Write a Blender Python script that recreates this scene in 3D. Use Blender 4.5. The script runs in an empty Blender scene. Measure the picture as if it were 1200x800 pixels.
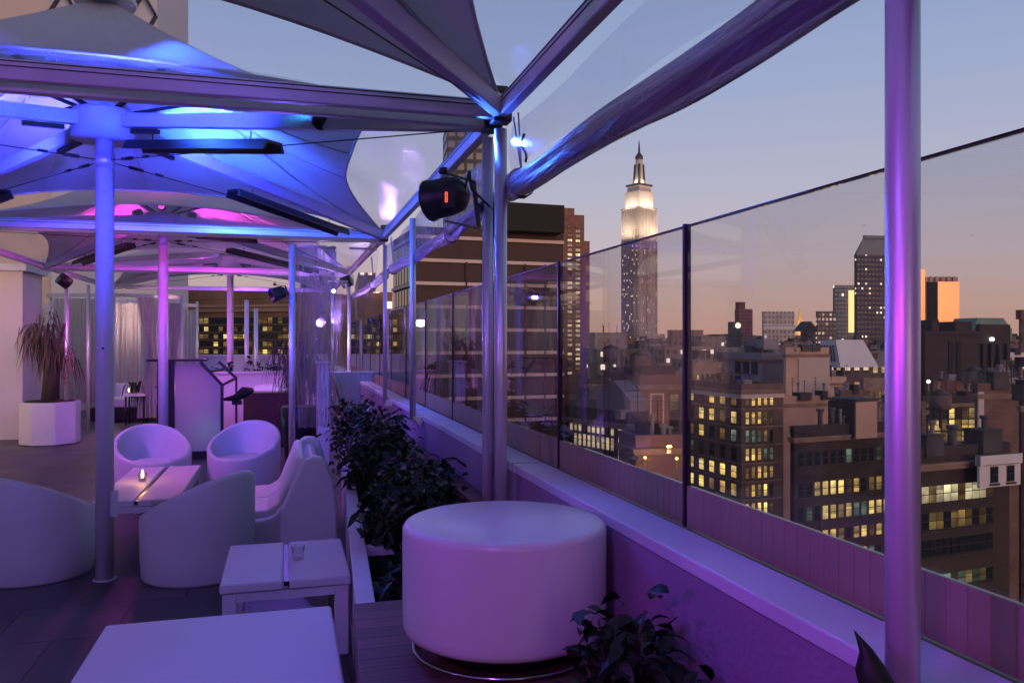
import bpy, math, random
from mathutils import Vector, Matrix
random.seed(7)
R = math.radians
sc = bpy.context.scene
COL = sc.collection
F0 = 940.0; H = 1.6; TH = R(15.8); CC, SS = math.cos(TH), math.sin(TH)
GROUND = -55.0

# ------------------------------------------------------------------ rays
def ray(u, v):
    a = (u-600)/F0
    return Vector((a*CC+SS, -a*SS+CC, (400-v)/F0))
O = Vector((0, 0, H))
def atd(u, v, d): return O+ray(u, v)*d
def atY(u, v, Y): r = ray(u, v); return O+r*(Y/r.y)
def atX(u, v, X): r = ray(u, v); return O+r*(X/r.x)
def atZ(u, v, Z): r = ray(u, v); return O+r*((Z-H)/r.z)

# ------------------------------------------------------------------ materials
def newmat(name):
    m = bpy.data.materials.new(name); m.use_nodes = True
    nt = m.node_tree; nt.nodes.clear()
    out = nt.nodes.new('ShaderNodeOutputMaterial')
    return m, nt, out
def N(nt, t, **kw):
    n = nt.nodes.new(t)
    for k, v in kw.items():
        if k.startswith('i_'):
            key = k[2:]
            n.inputs[int(key) if key.isdigit() else key.replace('_', ' ')].default_value = v
        else: setattr(n, k, v)
    return n
def L(nt, a, b): nt.links.new(a, b)
def M2(nt, op, a, b=None, c=None):
    n = nt.nodes.new('ShaderNodeMath'); n.operation = op
    for i, x in enumerate((a, b, c)):
        if x is None: continue
        if hasattr(x, 'is_linked') or hasattr(x, 'links'): nt.links.new(x, n.inputs[i])
        else: n.inputs[i].default_value = x
    return n.outputs[0]
def prin(name, col, rough=.5, metal=0, var=.12, vscale=3., bump=0., bscale=40., coat=0., spec=.5, sss=0, dirt=None, aniso=None, roughvar=.1):
    m, nt, out = newmat(name)
    p = N(nt, 'ShaderNodeBsdfPrincipled')
    p.inputs['Metallic'].default_value = metal
    p.inputs['Coat Weight'].default_value = coat
    p.inputs['Specular IOR Level'].default_value = spec
    tc = N(nt, 'ShaderNodeTexCoord')
    no = N(nt, 'ShaderNodeTexNoise'); no.inputs['Scale'].default_value = vscale; no.inputs['Detail'].default_value = 6
    if aniso:
        mp = N(nt, 'ShaderNodeMapping'); mp.inputs['Scale'].default_value = aniso
        L(nt, tc.outputs['Object'], mp.inputs[0]); L(nt, mp.outputs[0], no.inputs['Vector'])
    else: L(nt, tc.outputs['Object'], no.inputs['Vector'])
    rp = N(nt, 'ShaderNodeValToRGB')
    lo = tuple(c*(1-var*2) for c in col[:3])+(1,); hi = tuple(min(1, c*(1+var)) for c in col[:3])+(1,)
    if dirt: lo = tuple(dirt)+(1,)
    rp.color_ramp.elements[0].color = lo; rp.color_ramp.elements[1].color = hi
    rp.color_ramp.elements[0].position = .28; rp.color_ramp.elements[1].position = .62
    L(nt, no.outputs['Fac'], rp.inputs[0]); L(nt, rp.outputs[0], p.inputs['Base Color'])
    rr = N(nt, 'ShaderNodeMapRange'); rr.inputs['To Min'].default_value = max(0, rough-roughvar); rr.inputs['To Max'].default_value = min(1, rough+roughvar)
    L(nt, no.outputs['Fac'], rr.inputs[0]); L(nt, rr.outputs[0], p.inputs['Roughness'])
    if bump:
        b = N(nt, 'ShaderNodeBump'); b.inputs['Strength'].default_value = bump; b.inputs['Distance'].default_value = .01
        n2 = N(nt, 'ShaderNodeTexNoise'); n2.inputs['Scale'].default_value = bscale; n2.inputs['Detail'].default_value = 4
        L(nt, tc.outputs['Object'], n2.inputs['Vector']); L(nt, n2.outputs['Fac'], b.inputs['Height']); L(nt, b.outputs[0], p.inputs['Normal'])
    L(nt, p.outputs[0], out.inputs[0])
    return m
def emis(name, col, s, var=False, flat=False):
    m, nt, out = newmat(name)
    e = N(nt, 'ShaderNodeEmission'); e.inputs[0].default_value = tuple(col)+(1,); e.inputs[1].default_value = s
    if var:
        oi = N(nt, 'ShaderNodeObjectInfo'); tc = N(nt, 'ShaderNodeTexCoord')
        no = N(nt, 'ShaderNodeTexNoise'); no.inputs['Scale'].default_value = .55; no.inputs['Detail'].default_value = 2
        ad = N(nt, 'ShaderNodeVectorMath', operation='ADD'); L(nt, tc.outputs['Object'], ad.inputs[0])
        cb = N(nt, 'ShaderNodeCombineXYZ'); sc_ = M2(nt, 'MULTIPLY', oi.outputs['Random'], 300.)
        L(nt, sc_, cb.inputs[0]); L(nt, sc_, cb.inputs[2]); L(nt, cb.outputs[0], ad.inputs[1]); L(nt, ad.outputs[0], no.inputs['Vector'])
        mr = N(nt, 'ShaderNodeMapRange'); mr.inputs[1].default_value = .35; mr.inputs[2].default_value = .68
        mr.inputs[3].default_value = .45*s; mr.inputs[4].default_value = 1.3*s
        L(nt, no.outputs['Fac'], mr.inputs[0])
        # a ceiling with a lit row of lamps near the head of the opening: brighter band up high
        sp = N(nt, 'ShaderNodeSeparateXYZ'); L(nt, tc.outputs['Generated'], sp.inputs[0])
        mz = N(nt, 'ShaderNodeMapRange'); mz.inputs[3].default_value = .55; mz.inputs[4].default_value = 1.25
        L(nt, sp.outputs[2], mz.inputs[0])
        rb = M2(nt, 'MULTIPLY_ADD', oi.outputs['Random'], .8, .5)
        a_ = M2(nt, 'MULTIPLY', mr.outputs[0], mz.outputs[0]); b_ = M2(nt, 'MULTIPLY', a_, rb)
        lvl = M2(nt, 'MULTIPLY_ADD', M2(nt, 'FRACT', M2(nt, 'MULTIPLY', oi.outputs['Random'], 17.3)), .9, .25)
        bl = M2(nt, 'GREATER_THAN', sp.outputs[2], lvl)
        L(nt, M2(nt, 'MULTIPLY', b_, M2(nt, 'MULTIPLY_ADD', bl, -.6, 1.)), e.inputs[1])
        hs = N(nt, 'ShaderNodeHueSaturation'); hs.inputs['Color'].default_value = tuple(col)+(1,)
        hv = M2(nt, 'MULTIPLY_ADD', oi.outputs['Random'], .03, .485); L(nt, hv, hs.inputs['Hue'])
        sv = M2(nt, 'MULTIPLY_ADD', no.outputs['Fac'], .8, .6); L(nt, sv, hs.inputs['Saturation'])
        L(nt, hs.outputs[0], e.inputs[0])
    L(nt, e.outputs[0], out.inputs[0])
    return m
def clear(name, tint=(.9, .9, .93), refl=1., rough=.02, bump=0., bscale=6., ior=1.5, haze=0., hazecol=(.7, .7, .75), stretch=(1, 1, 1)):
    m, nt, out = newmat(name)
    tr = N(nt, 'ShaderNodeBsdfTransparent'); tr.inputs[0].default_value = tuple(tint)+(1,)
    gl = N(nt, 'ShaderNodeBsdfGlossy'); gl.inputs['Roughness'].default_value = rough
    ge = N(nt, 'ShaderNodeNewGeometry'); dp = N(nt, 'ShaderNodeVectorMath', operation='DOT_PRODUCT')
    L(nt, ge.outputs['Incoming'], dp.inputs[0]); L(nt, ge.outputs['Normal'], dp.inputs[1])
    if bump:
        tc = N(nt, 'ShaderNodeTexCoord'); mp = N(nt, 'ShaderNodeMapping'); mp.inputs['Scale'].default_value = stretch
        n2 = N(nt, 'ShaderNodeTexNoise'); n2.inputs['Scale'].default_value = bscale; n2.inputs['Detail'].default_value = 4; n2.inputs['Distortion'].default_value = 1.2
        b = N(nt, 'ShaderNodeBump'); b.inputs['Strength'].default_value = bump; b.inputs['Distance'].default_value = .08
        L(nt, tc.outputs['Object'], mp.inputs[0]); L(nt, mp.outputs[0], n2.inputs['Vector']); L(nt, n2.outputs['Fac'], b.inputs['Height'])
        L(nt, b.outputs[0], gl.inputs['Normal']); L(nt, b.outputs[0], dp.inputs[1])
    f0 = ((ior-1)/(ior+1))**2
    cs_ = M2(nt, 'MAXIMUM', M2(nt, 'SUBTRACT', 1., M2(nt, 'ABSOLUTE', dp.outputs['Value'])), 0.)
    f = M2(nt, 'MULTIPLY_ADD', M2(nt, 'POWER', cs_, 5.), (1-f0)*refl, f0*refl)
    f = M2(nt, 'MINIMUM', f, 1.)
    mx = N(nt, 'ShaderNodeMixShader'); L(nt, f, mx.inputs[0]); L(nt, tr.outputs[0], mx.inputs[1]); L(nt, gl.outputs[0], mx.inputs[2])
    last = mx
    if haze:
        df = N(nt, 'ShaderNodeBsdfDiffuse'); df.inputs[0].default_value = tuple(hazecol)+(1,)
        tl = N(nt, 'ShaderNodeBsdfTranslucent'); tl.inputs[0].default_value = tuple(hazecol)+(1,)
        m3 = N(nt, 'ShaderNodeMixShader'); m3.inputs[0].default_value = .5; L(nt, df.outputs[0], m3.inputs[1]); L(nt, tl.outputs[0], m3.inputs[2])
        m4 = N(nt, 'ShaderNodeMixShader'); m4.inputs[0].default_value = haze; L(nt, mx.outputs[0], m4.inputs[1]); L(nt, m3.outputs[0], m4.inputs[2])
        last = m4
    L(nt, last.outputs[0], out.inputs[0])
    return m
def cloth(name, col, transl=.35, var=.06):
    m, nt, out = newmat(name)
    d = N(nt, 'ShaderNodeBsdfDiffuse'); t = N(nt, 'ShaderNodeBsdfTranslucent')
    tc = N(nt, 'ShaderNodeTexCoord'); no = N(nt, 'ShaderNodeTexNoise'); no.inputs['Scale'].default_value = 1.3; no.inputs['Detail'].default_value = 8
    L(nt, tc.outputs['Object'], no.inputs['Vector'])
    rp = N(nt, 'ShaderNodeValToRGB'); rp.color_ramp.elements[0].position = .3; rp.color_ramp.elements[1].position = .65
    rp.color_ramp.elements[0].color = tuple(c*(1-3*var) for c in col)+(1,); rp.color_ramp.elements[1].color = tuple(col)+(1,)
    L(nt, no.outputs['Fac'], rp.inputs[0]); L(nt, rp.outputs[0], d.inputs[0]); L(nt, rp.outputs[0], t.inputs[0])
    b = N(nt, 'ShaderNodeBump'); b.inputs['Strength'].default_value = .25; b.inputs['Distance'].default_value = .03
    n2 = N(nt, 'ShaderNodeTexNoise'); n2.inputs['Scale'].default_value = 5; L(nt, tc.outputs['Object'], n2.inputs['Vector'])
    L(nt, n2.outputs['Fac'], b.inputs['Height']); L(nt, b.outputs[0], d.inputs['Normal'])
    mx = N(nt, 'ShaderNodeMixShader'); mx.inputs[0].default_value = transl; L(nt, d.outputs[0], mx.inputs[1]); L(nt, t.outputs[0], mx.inputs[2])
    L(nt, mx.outputs[0], out.inputs[0])
    return m
def facade(name, wall, pxm=3., pzm=3.5, fw=.5, fh=.5, lit=.15, litcol=(1, .75, .4), s=1.2, win=(.02, .022, .03), rough=.8, seed=0., winrough=.25):
    m, nt, out = newmat(name)
    uv = N(nt, 'ShaderNodeUVMap'); sp = N(nt, 'ShaderNodeSeparateXYZ'); L(nt, uv.outputs[0], sp.inputs[0])
    oi = N(nt, 'ShaderNodeObjectInfo')
    u = M2(nt, 'DIVIDE', sp.outputs[0], pxm); v = M2(nt, 'DIVIDE', sp.outputs[1], pzm)
    fu, fv = M2(nt, 'FRACT', u), M2(nt, 'FRACT', v); iu, iv = M2(nt, 'FLOOR', u), M2(nt, 'FLOOR', v)
    def band(x, w):
        return M2(nt, 'MULTIPLY', M2(nt, 'GREATER_THAN', x, .5-w/2), M2(nt, 'LESS_THAN', x, .5+w/2))
    mask = M2(nt, 'MULTIPLY', band(fu, fw), band(fv, fh))
    cb = N(nt, 'ShaderNodeCombineXYZ'); L(nt, iu, cb.inputs[0]); L(nt, iv, cb.inputs[1])
    L(nt, M2(nt, 'MULTIPLY_ADD', oi.outputs['Random'], 91., seed), cb.inputs[2])
    wn = N(nt, 'ShaderNodeTexWhiteNoise'); wn.noise_dimensions = '3D'; L(nt, cb.outputs[0], wn.inputs['Vector'])
    cb2 = N(nt, 'ShaderNodeCombineXYZ'); L(nt, M2(nt, 'FLOOR', M2(nt, 'DIVIDE', u, 4.)), cb2.inputs[0]); L(nt, iv, cb2.inputs[1]); cb2.inputs[2].default_value = seed+4.4
    wn2 = N(nt, 'ShaderNodeTexWhiteNoise'); wn2.noise_dimensions = '3D'; L(nt, cb2.outputs[0], wn2.inputs['Vector'])
    pr = M2(nt, 'ADD', M2(nt, 'MULTIPLY', wn.outputs[0], .6), M2(nt, 'MULTIPLY', wn2.outputs[0], .4))
    thr = .5-.42*(1-2*lit) if lit < .5 else .5+.42*(2*lit-1)
    on = M2(nt, 'LESS_THAN', pr, thr)
    st = M2(nt, 'MULTIPLY', M2(nt, 'MULTIPLY', mask, on), M2(nt, 'MULTIPLY_ADD', wn.outputs[0], -s*1.2, s*1.2))
    p = N(nt, 'ShaderNodeBsdfPrincipled')
    tc = N(nt, 'ShaderNodeTexCoord'); no = N(nt, 'ShaderNodeTexNoise'); no.inputs['Scale'].default_value = .12; no.inputs['Detail'].default_value = 8; L(nt, tc.outputs['Object'], no.inputs['Vector'])
    rp = N(nt, 'ShaderNodeValToRGB'); rp.color_ramp.elements[0].position = .3; rp.color_ramp.elements[1].position = .7
    rp.color_ramp.elements[0].color = tuple(c*.7 for c in wall)+(1,); rp.color_ramp.elements[1].color = tuple(min(1, c*1.15) for c in wall)+(1,)
    L(nt, no.outputs['Fac'], rp.inputs[0])
    mx = N(nt, 'ShaderNodeMix', data_type='RGBA'); L(nt, mask, mx.inputs[0]); L(nt, rp.outputs[0], mx.inputs[6]); mx.inputs[7].default_value = tuple(win)+(1,)
    L(nt, mx.outputs[2], p.inputs['Base Color'])
    L(nt, M2(nt, 'MULTIPLY_ADD', mask, winrough-rough, rough), p.inputs['Roughness'])
    hs = N(nt, 'ShaderNodeHueSaturation'); hs.inputs['Color'].default_value = tuple(litcol)+(1,)
    L(nt, M2(nt, 'MULTIPLY_ADD', wn2.outputs[0], .05, .475), hs.inputs['Hue']); L(nt, M2(nt, 'MULTIPLY_ADD', wn.outputs[0], 1.2, .5), hs.inputs['Saturation'])
    L(nt, hs.outputs[0], p.inputs['Emission Color']); L(nt, st, p.inputs['Emission Strength'])
    L(nt, p.outputs[0], out.inputs[0])
    return m
def brick(name, c1, c2, mortar, scale=1., rough=.9):
    m, nt, out = newmat(name)
    uv = N(nt, 'ShaderNodeUVMap'); bt = N(nt, 'ShaderNodeTexBrick'); bt.inputs['Scale'].default_value = scale
    bt.inputs['Color1'].default_value = tuple(c1)+(1,); bt.inputs['Color2'].default_value = tuple(c2)+(1,); bt.inputs['Mortar'].default_value = tuple(mortar)+(1,)
    bt.inputs['Brick Width'].default_value = .5; bt.inputs['Row Height'].default_value = .16; bt.inputs['Mortar Size'].default_value = .015
    L(nt, uv.outputs[0], bt.inputs['Vector'])
    tc = N(nt, 'ShaderNodeTexCoord'); no = N(nt, 'ShaderNodeTexNoise'); no.inputs['Scale'].default_value = .35; no.inputs['Detail'].default_value = 10; L(nt, tc.outputs['Object'], no.inputs['Vector'])
    mp = N(nt, 'ShaderNodeMapRange'); mp.inputs[1].default_value = .3; mp.inputs[2].default_value = .7; mp.inputs[3].default_value = .62; mp.inputs[4].default_value = 1.15
    L(nt, no.outputs['Fac'], mp.inputs[0])
    mu = N(nt, 'ShaderNodeVectorMath', operation='SCALE'); L(nt, bt.outputs['Color'], mu.inputs[0]); L(nt, mp.outputs[0], mu.inputs['Scale'])
    p = N(nt, 'ShaderNodeBsdfPrincipled'); p.inputs['Roughness'].default_value = rough
    L(nt, mu.outputs[0], p.inputs['Base Color']); L(nt, p.outputs[0], out.inputs[0])
    return m
def planks(name, col, step=.09, axis=1, rough=.55):
    m, nt, out = newmat(name)
    tc = N(nt, 'ShaderNodeTexCoord'); sp = N(nt, 'ShaderNodeSeparateXYZ'); L(nt, tc.outputs['Object'], sp.inputs[0])
    q = M2(nt, 'DIVIDE', sp.outputs[axis], step); fr = M2(nt, 'FRACT', q); fl = M2(nt, 'FLOOR', q)
    gap = M2(nt, 'GREATER_THAN', fr, .06)
    mp = N(nt, 'ShaderNodeMapping'); mp.inputs['Scale'].default_value = (3, 40, 3) if axis == 1 else (40, 3, 3)
    no = N(nt, 'ShaderNodeTexNoise'); no.inputs['Scale'].default_value = 1.2; no.inputs['Detail'].default_value = 8
    L(nt, tc.outputs['Object'], mp.inputs[0]); L(nt, mp.outputs[0], no.inputs['Vector'])
    wn = N(nt, 'ShaderNodeTexWhiteNoise'); wn.noise_dimensions = '1D'; L(nt, fl, wn.inputs['W'])
    br = M2(nt, 'MULTIPLY_ADD', wn.outputs[0], .5, .7); br = M2(nt, 'MULTIPLY', br, M2(nt, 'MULTIPLY_ADD', no.outputs['Fac'], 1.2, .4)); br = M2(nt, 'MULTIPLY', br, M2(nt, 'MULTIPLY_ADD', gap, .9, .1))
    mu = N(nt, 'ShaderNodeVectorMath', operation='SCALE'); mu.inputs[0].default_value = col; L(nt, br, mu.inputs['Scale'])
    p = N(nt, 'ShaderNodeBsdfPrincipled'); p.inputs['Roughness'].default_value = rough; L(nt, mu.outputs[0], p.inputs['Base Color'])
    b = N(nt, 'ShaderNodeBump'); b.inputs['Strength'].default_value = .5; b.inputs['Distance'].default_value = .005; L(nt, br, b.inputs['Height']); L(nt, b.outputs[0], p.inputs['Normal'])
    L(nt, p.outputs[0], out.inputs[0]); return m
def tiles(name, col, size, grout, rough=.45):
    m, nt, out = newmat(name)
    tc = N(nt, 'ShaderNodeTexCoord'); bt = N(nt, 'ShaderNodeTexBrick'); bt.offset = 0.5
    bt.inputs['Scale'].default_value = 1.; bt.inputs['Brick Width'].default_value = size; bt.inputs['Row Height'].default_value = size; bt.inputs['Mortar Size'].default_value = .006
    bt.inputs['Color1'].default_value = tuple(col)+(1,); bt.inputs['Color2'].default_value = tuple(c*1.5 for c in col)+(1,); bt.inputs['Mortar'].default_value = tuple(grout)+(1,)
    L(nt, tc.outputs['Object'], bt.inputs['Vector'])
    no = N(nt, 'ShaderNodeTexNoise'); no.inputs['Scale'].default_value = 2.2; no.inputs['Detail'].default_value = 10; L(nt, tc.outputs['Object'], no.inputs['Vector'])
    mp = N(nt, 'ShaderNodeMapRange'); mp.inputs[1].default_value = .3; mp.inputs[2].default_value = .7; mp.inputs[3].default_value = .5; mp.inputs[4].default_value = 1.5; L(nt, no.outputs['Fac'], mp.inputs[0])
    mu = N(nt, 'ShaderNodeVectorMath', operation='SCALE'); L(nt, bt.outputs['Color'], mu.inputs[0]); L(nt, mp.outputs[0], mu.inputs['Scale'])
    p = N(nt, 'ShaderNodeBsdfPrincipled'); L(nt, mu.outputs[0], p.inputs['Base Color'])
    L(nt, M2(nt, 'MULTIPLY_ADD', no.outputs['Fac'], .5, rough-.22), p.inputs['Roughness'])
    b = N(nt, 'ShaderNodeBump'); b.inputs['Strength'].default_value = .5; b.inputs['Distance'].default_value = .006; L(nt, mu.outputs[0], b.inputs['Height']); L(nt, b.outputs[0], p.inputs['Normal'])
    L(nt, p.outputs[0], out.inputs[0]); return m

WHITE = prin('white_moulded_plastic', (.68, .66, .69), .42, var=.03, vscale=2.5, bump=.05, bscale=200)
TABLEW = prin('white_table_laminate', (.66, .65, .70), .55, spec=.3, var=.03, vscale=2, roughvar=.08)
PADW = prin('white_vinyl_upholstery', (.76, .75, .76), .38, var=.03, vscale=3, bump=.15, bscale=14)
DRUM = prin('milky_drum_plastic', (.68, .64, .66), .26, coat=.1, var=.03, vscale=1.5, roughvar=.05)
PAINTP = prin('white_painted_pole', (.66, .65, .68), .35, var=.04, vscale=2)
POLE = prin('satin_aluminium', (.72, .69, .75), .40, metal=.6, var=.05, vscale=2, aniso=(6, 6, 1))
BEAM = prin('brushed_aluminium_beam', (.66, .64, .68), .38, metal=.5, var=.08, vscale=3)
GROOVE = prin('beam_groove_shadow_gap', (.05, .045, .06), .5)
FABRIC = cloth('canopy_fabric', (.68, .65, .64), .18)
CURT = cloth('curtain_voile', (.74, .7, .7), .45)
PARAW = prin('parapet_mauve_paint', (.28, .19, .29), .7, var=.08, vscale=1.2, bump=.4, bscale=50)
STUCCO = prin('painted_stucco', (.62, .6, .62), .75, var=.06, vscale=1.4, bump=.35, bscale=60)
COPING = prin('painted_coping', (.58, .56, .62), .5, var=.07, vscale=2.2, bump=.1, bscale=30)
BLACK = prin('black_powder_coat', (.012, .012, .014), .38, var=.2)
RUBBER = prin('black_rubber', (.01, .01, .01), .7)
DARKMETAL = prin('dark_bronze_metal', (.05, .035, .06), .35, metal=.6)
RIBM = prin('ribbed_brown_metal', (.26, .22, .13), .6, metal=.0, var=.08, vscale=2)
STEEL = prin('polished_steel', (.6, .6, .62), .2, metal=1)
CHAR = prin('warm_painted_wall', (.62, .56, .54), .8, var=.05, vscale=1.2, bump=.2)
GLASS = clear('balustrade_glass', (.90, .89, .90), 1.2, .015)
FGLASS = clear('frosted_kick_glass', (.8, .7, .7), 1.2, .1, haze=.45, hazecol=(.35, .25, .24))
VINYL = clear('clear_vinyl', (.93, .93, .96), .6, .2, bump=.18, bscale=1.6, haze=.05, stretch=(1, 1, .5))
VINYLC = clear('crumpled_vinyl', (.92, .92, .95), 1.7, .12, bump=1., bscale=5, haze=.16, stretch=(2, 2, .4))
VROLL = clear('rolled_vinyl', (.56, .5, .62), 2.2, .28, bump=.7, bscale=5, haze=.34, hazecol=(.34, .28, .38), stretch=(5, .35, 5))
VOTIVE = clear('votive_glass', (.95, .95, .95), 1.2, .02)
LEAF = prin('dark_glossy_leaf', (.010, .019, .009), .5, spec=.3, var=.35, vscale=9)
LEAF2 = prin('leaf_yellow_edge', (.05, .055, .022), .35, var=.3, vscale=9)
STEM = prin('woody_stem', (.06, .04, .03), .8)
SOIL = prin('potting_soil', (.02, .014, .01), .95, bump=.8, bscale=30)
PALMM = prin('dry_palm_frond', (.13, .075, .05), .7, var=.3)
DECK = planks('dark_hardwood_deck', (.13, .045, .05), .095, 1)
FLOORM = tiles('slate_floor_tiles', (.055, .05, .06), .6, (.02, .018, .022), .42)
MAROON = prin('maroon_lacquer', (.07, .012, .018), .35)
ROOFM = prin('tar_roof', (.07, .065, .07), .9, var=.3, vscale=.3)
ASPH = prin('asphalt', (.045, .045, .05), .8, var=.2, vscale=.05)

# ------------------------------------------------------------------ mesh builder
class MB:
    def __init__(s): s.v = []; s.f = []; s.uv = []; s.sm = []
    def face(s, idx, uv=None, smooth=False):
        s.f.append(tuple(idx)); s.uv.append(uv or [(0, 0)]*len(idx)); s.sm.append(smooth)
    def add(s, verts, faces, smooth=False):
        b = len(s.v); s.v += [tuple(v) for v in verts]
        for f in faces: s.face([b+i for i in f], None, smooth)
    def box(s, lo, hi, mat=None):
        x0, y0, z0 = lo; x1, y1, z1 = hi
        P = [(x0, y0, z0), (x1, y0, z0), (x1, y1, z0), (x0, y1, z0), (x0, y0, z1), (x1, y0, z1), (x1, y1, z1), (x0, y1, z1)]
        if mat is not None: P = [tuple(mat @ Vector(p)) for p in P]
        b = len(s.v); s.v += P; w, d = x1-x0, y1-y0
        def q(a, uv=None): s.face([b+i for i in a], uv)
        q((0, 3, 2, 1)); q((4, 5, 6, 7))
        q((0, 1, 5, 4), [(0, z0), (w, z0), (w, z1), (0, z1)])
        q((1, 2, 6, 5), [(w+.37, z0), (w+.37+d, z0), (w+.37+d, z1), (w+.37, z1)])
        q((2, 3, 7, 6), [(w+d, z0), (2*w+d, z0), (2*w+d, z1), (w+d, z1)])
        q((3, 0, 4, 7), [(-d, z0), (0, z0), (0, z1), (-d, z1)])
        return s
    def bar(s, a, b, w, h, up=(0, 0, 1)):
        a, b = Vector(a), Vector(b); t = (b-a); ln = t.length; t.normalize()
        r = t.cross(Vector(up)); r.normalize(); u = r.cross(t)
        m = Matrix((r, t, u)).transposed().to_4x4(); m.translation = a
        return s.box((-w/2, 0, -h/2), (w/2, ln, h/2), m)
    def tube(s, pts, rad, n=12, cap=True, closed=False):
        pts = [Vector(p) for p in pts]
        if not hasattr(rad, '__len__'): rad = [rad]*len(pts)
        b = len(s.v); k = len(pts); prev = None
        for i, p in enumerate(pts):
            if closed: t = pts[(i+1) % k]-pts[i-1]
            else: t = pts[min(i+1, k-1)]-pts[max(i-1, 0)]
            t.normalize()
            if prev is None:
                a = Vector((0, 0, 1)) if abs(t.z) < .9 else Vector((1, 0, 0)); x = t.cross(a)
            else: x = prev-t*prev.dot(t)
            x.normalize(); prev = x; y = t.cross(x)
            for j in range(n):
                an = 2*math.pi*j/n; s.v.append(tuple(p+(x*math.cos(an)+y*math.sin(an))*rad[i]))
        for i in range(k if closed else k-1):
            for j in range(n):
                i2 = (i+1) % k
                s.face((b+i*n+j, b+i*n+(j+1) % n, b+i2*n+(j+1) % n, b+i2*n+j), None, True)
        if cap and not closed:
            s.face([b+j for j in range(n)][::-1]); s.face([b+(k-1)*n+j for j in range(n)])
        return s
    def cyl(s, a, b, r, r2=None, n=24): return s.tube([a, b], [r, r if r2 is None else r2], n)
    def lathe(s, prof, n=48, c=(0, 0, 0), smooth=True):
        b = len(s.v)
        for r, z in prof:
            for j in range(n):
                a = 2*math.pi*j/n; s.v.append((c[0]+r*math.cos(a), c[1]+r*math.sin(a), c[2]+z))
        for i in range(len(prof)-1):
            for j in range(n): s.face((b+i*n+j, b+i*n+(j+1) % n, b+(i+1)*n+(j+1) % n, b+(i+1)*n+j), None, smooth)
        if prof[0][0] > 1e-4: s.face([b+j for j in range(n)][::-1])
        if prof[-1][0] > 1e-4: s.face([b+(len(prof)-1)*n+j for j in range(n)])
        return s
    def prism(s, poly, lo, hi, axis='y'):
        n = len(poly); b = len(s.v)
        for t in (lo, hi):
            for p, q in poly: s.v.append((p, t, q) if axis == 'y' else ((t, p, q) if axis == 'x' else (p, q, t)))
        s.face([b+i for i in range(n)]); s.face([b+n+i for i in range(n)][::-1])
        for i in range(n): s.face((b+i, b+n+i, b+n+(i+1) % n, b+(i+1) % n))
        return s
    def grid(s, fn, nu, nv, smooth=True, closeu=False):
        b = len(s.v)
        for i in range(nu+1):
            for j in range(nv+1): s.v.append(tuple(fn(i/nu, j/nv)))
        for i in range(nu):
            for j in range(nv):
                a = b+i*(nv+1)+j; s.face((a, a+nv+1, a+nv+2, a+1), [(i/nu, j/nv)]*4, smooth)
        return s
    def mesh(s, name, mat):
        me = bpy.data.meshes.new(name); me.from_pydata(s.v, [], s.f)
        uvl = me.uv_layers.new(name='UVMap')
        flat = [c for f in s.uv for p in f for c in p]
        uvl.data.foreach_set('uv', flat); me.polygons.foreach_set('use_smooth', s.sm)
        me.materials.append(mat); me.update()
        return me
    def build(s, name, mat, parent=None, world=False, bevel=0, seg=2, fix=True):
        if world and parent is not None:
            o = parent.location; s.v = [(x-o.x, y-o.y, z-o.z) for x, y, z in s.v]
        me = s.mesh(name, mat)
        ob = bpy.data.objects.new(name, me); COL.objects.link(ob)
        if parent is not None: ob.parent = parent
        if fix:
            import bmesh
            bm = bmesh.new(); bm.from_mesh(me); bmesh.ops.recalc_face_normals(bm, faces=bm.faces); bm.to_mesh(me); bm.free()
        if bevel:
            md = ob.modifiers.new('bevel', 'BEVEL'); md.width = bevel; md.segments = seg; md.limit_method = 'ANGLE'; md.angle_limit = R(35)
        return ob
def thing(name, label, cat, loc=(0, 0, 0), rz=0, group=None):
    o = bpy.data.objects.new(name, None); COL.objects.link(o); o.location = loc; o.rotation_euler = (0, 0, rz); o.empty_display_size = .1
    o['label'] = label; o['category'] = cat
    if group: o['group'] = group
    return o
def tag(o, label, cat, group=None, kind=None):
    o['label'] = label; o['category'] = cat
    if group: o['group'] = group
    if kind: o['kind'] = kind
    return o
def struct(name, mb, mat, **k):
    o = mb.build(name, mat, **k); o['kind'] = 'structure'; return o
def copy_tree(o, loc, rz=0, label=None, parent=None):
    c = o.copy(); COL.objects.link(c); c.parent = parent
    if parent is None: c.location = loc; c.rotation_euler = (0, 0, rz)
    if label: c['label'] = label
    for ch in list(o.children): copy_tree(ch, None, 0, None, c)
    return c
def light(kind, loc, col, e, size=.05, target=None, spot=None, blend=.6, sizey=None):
    d = bpy.data.lights.new('lamp_'+kind.lower(), kind); d.energy = e; d.color = col
    if kind == 'AREA':
        d.size = size
        if sizey: d.shape = 'RECTANGLE'; d.size_y = sizey
    else: d.shadow_soft_size = size
    if kind == 'SPOT': d.spot_size = R(spot or 60); d.spot_blend = blend
    o = bpy.data.objects.new(d.name, d); COL.objects.link(o); o.location = loc
    if target is not None: o.rotation_euler = (Vector(target)-Vector(loc)).to_track_quat('-Z', 'Y').to_euler()
    return o

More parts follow.
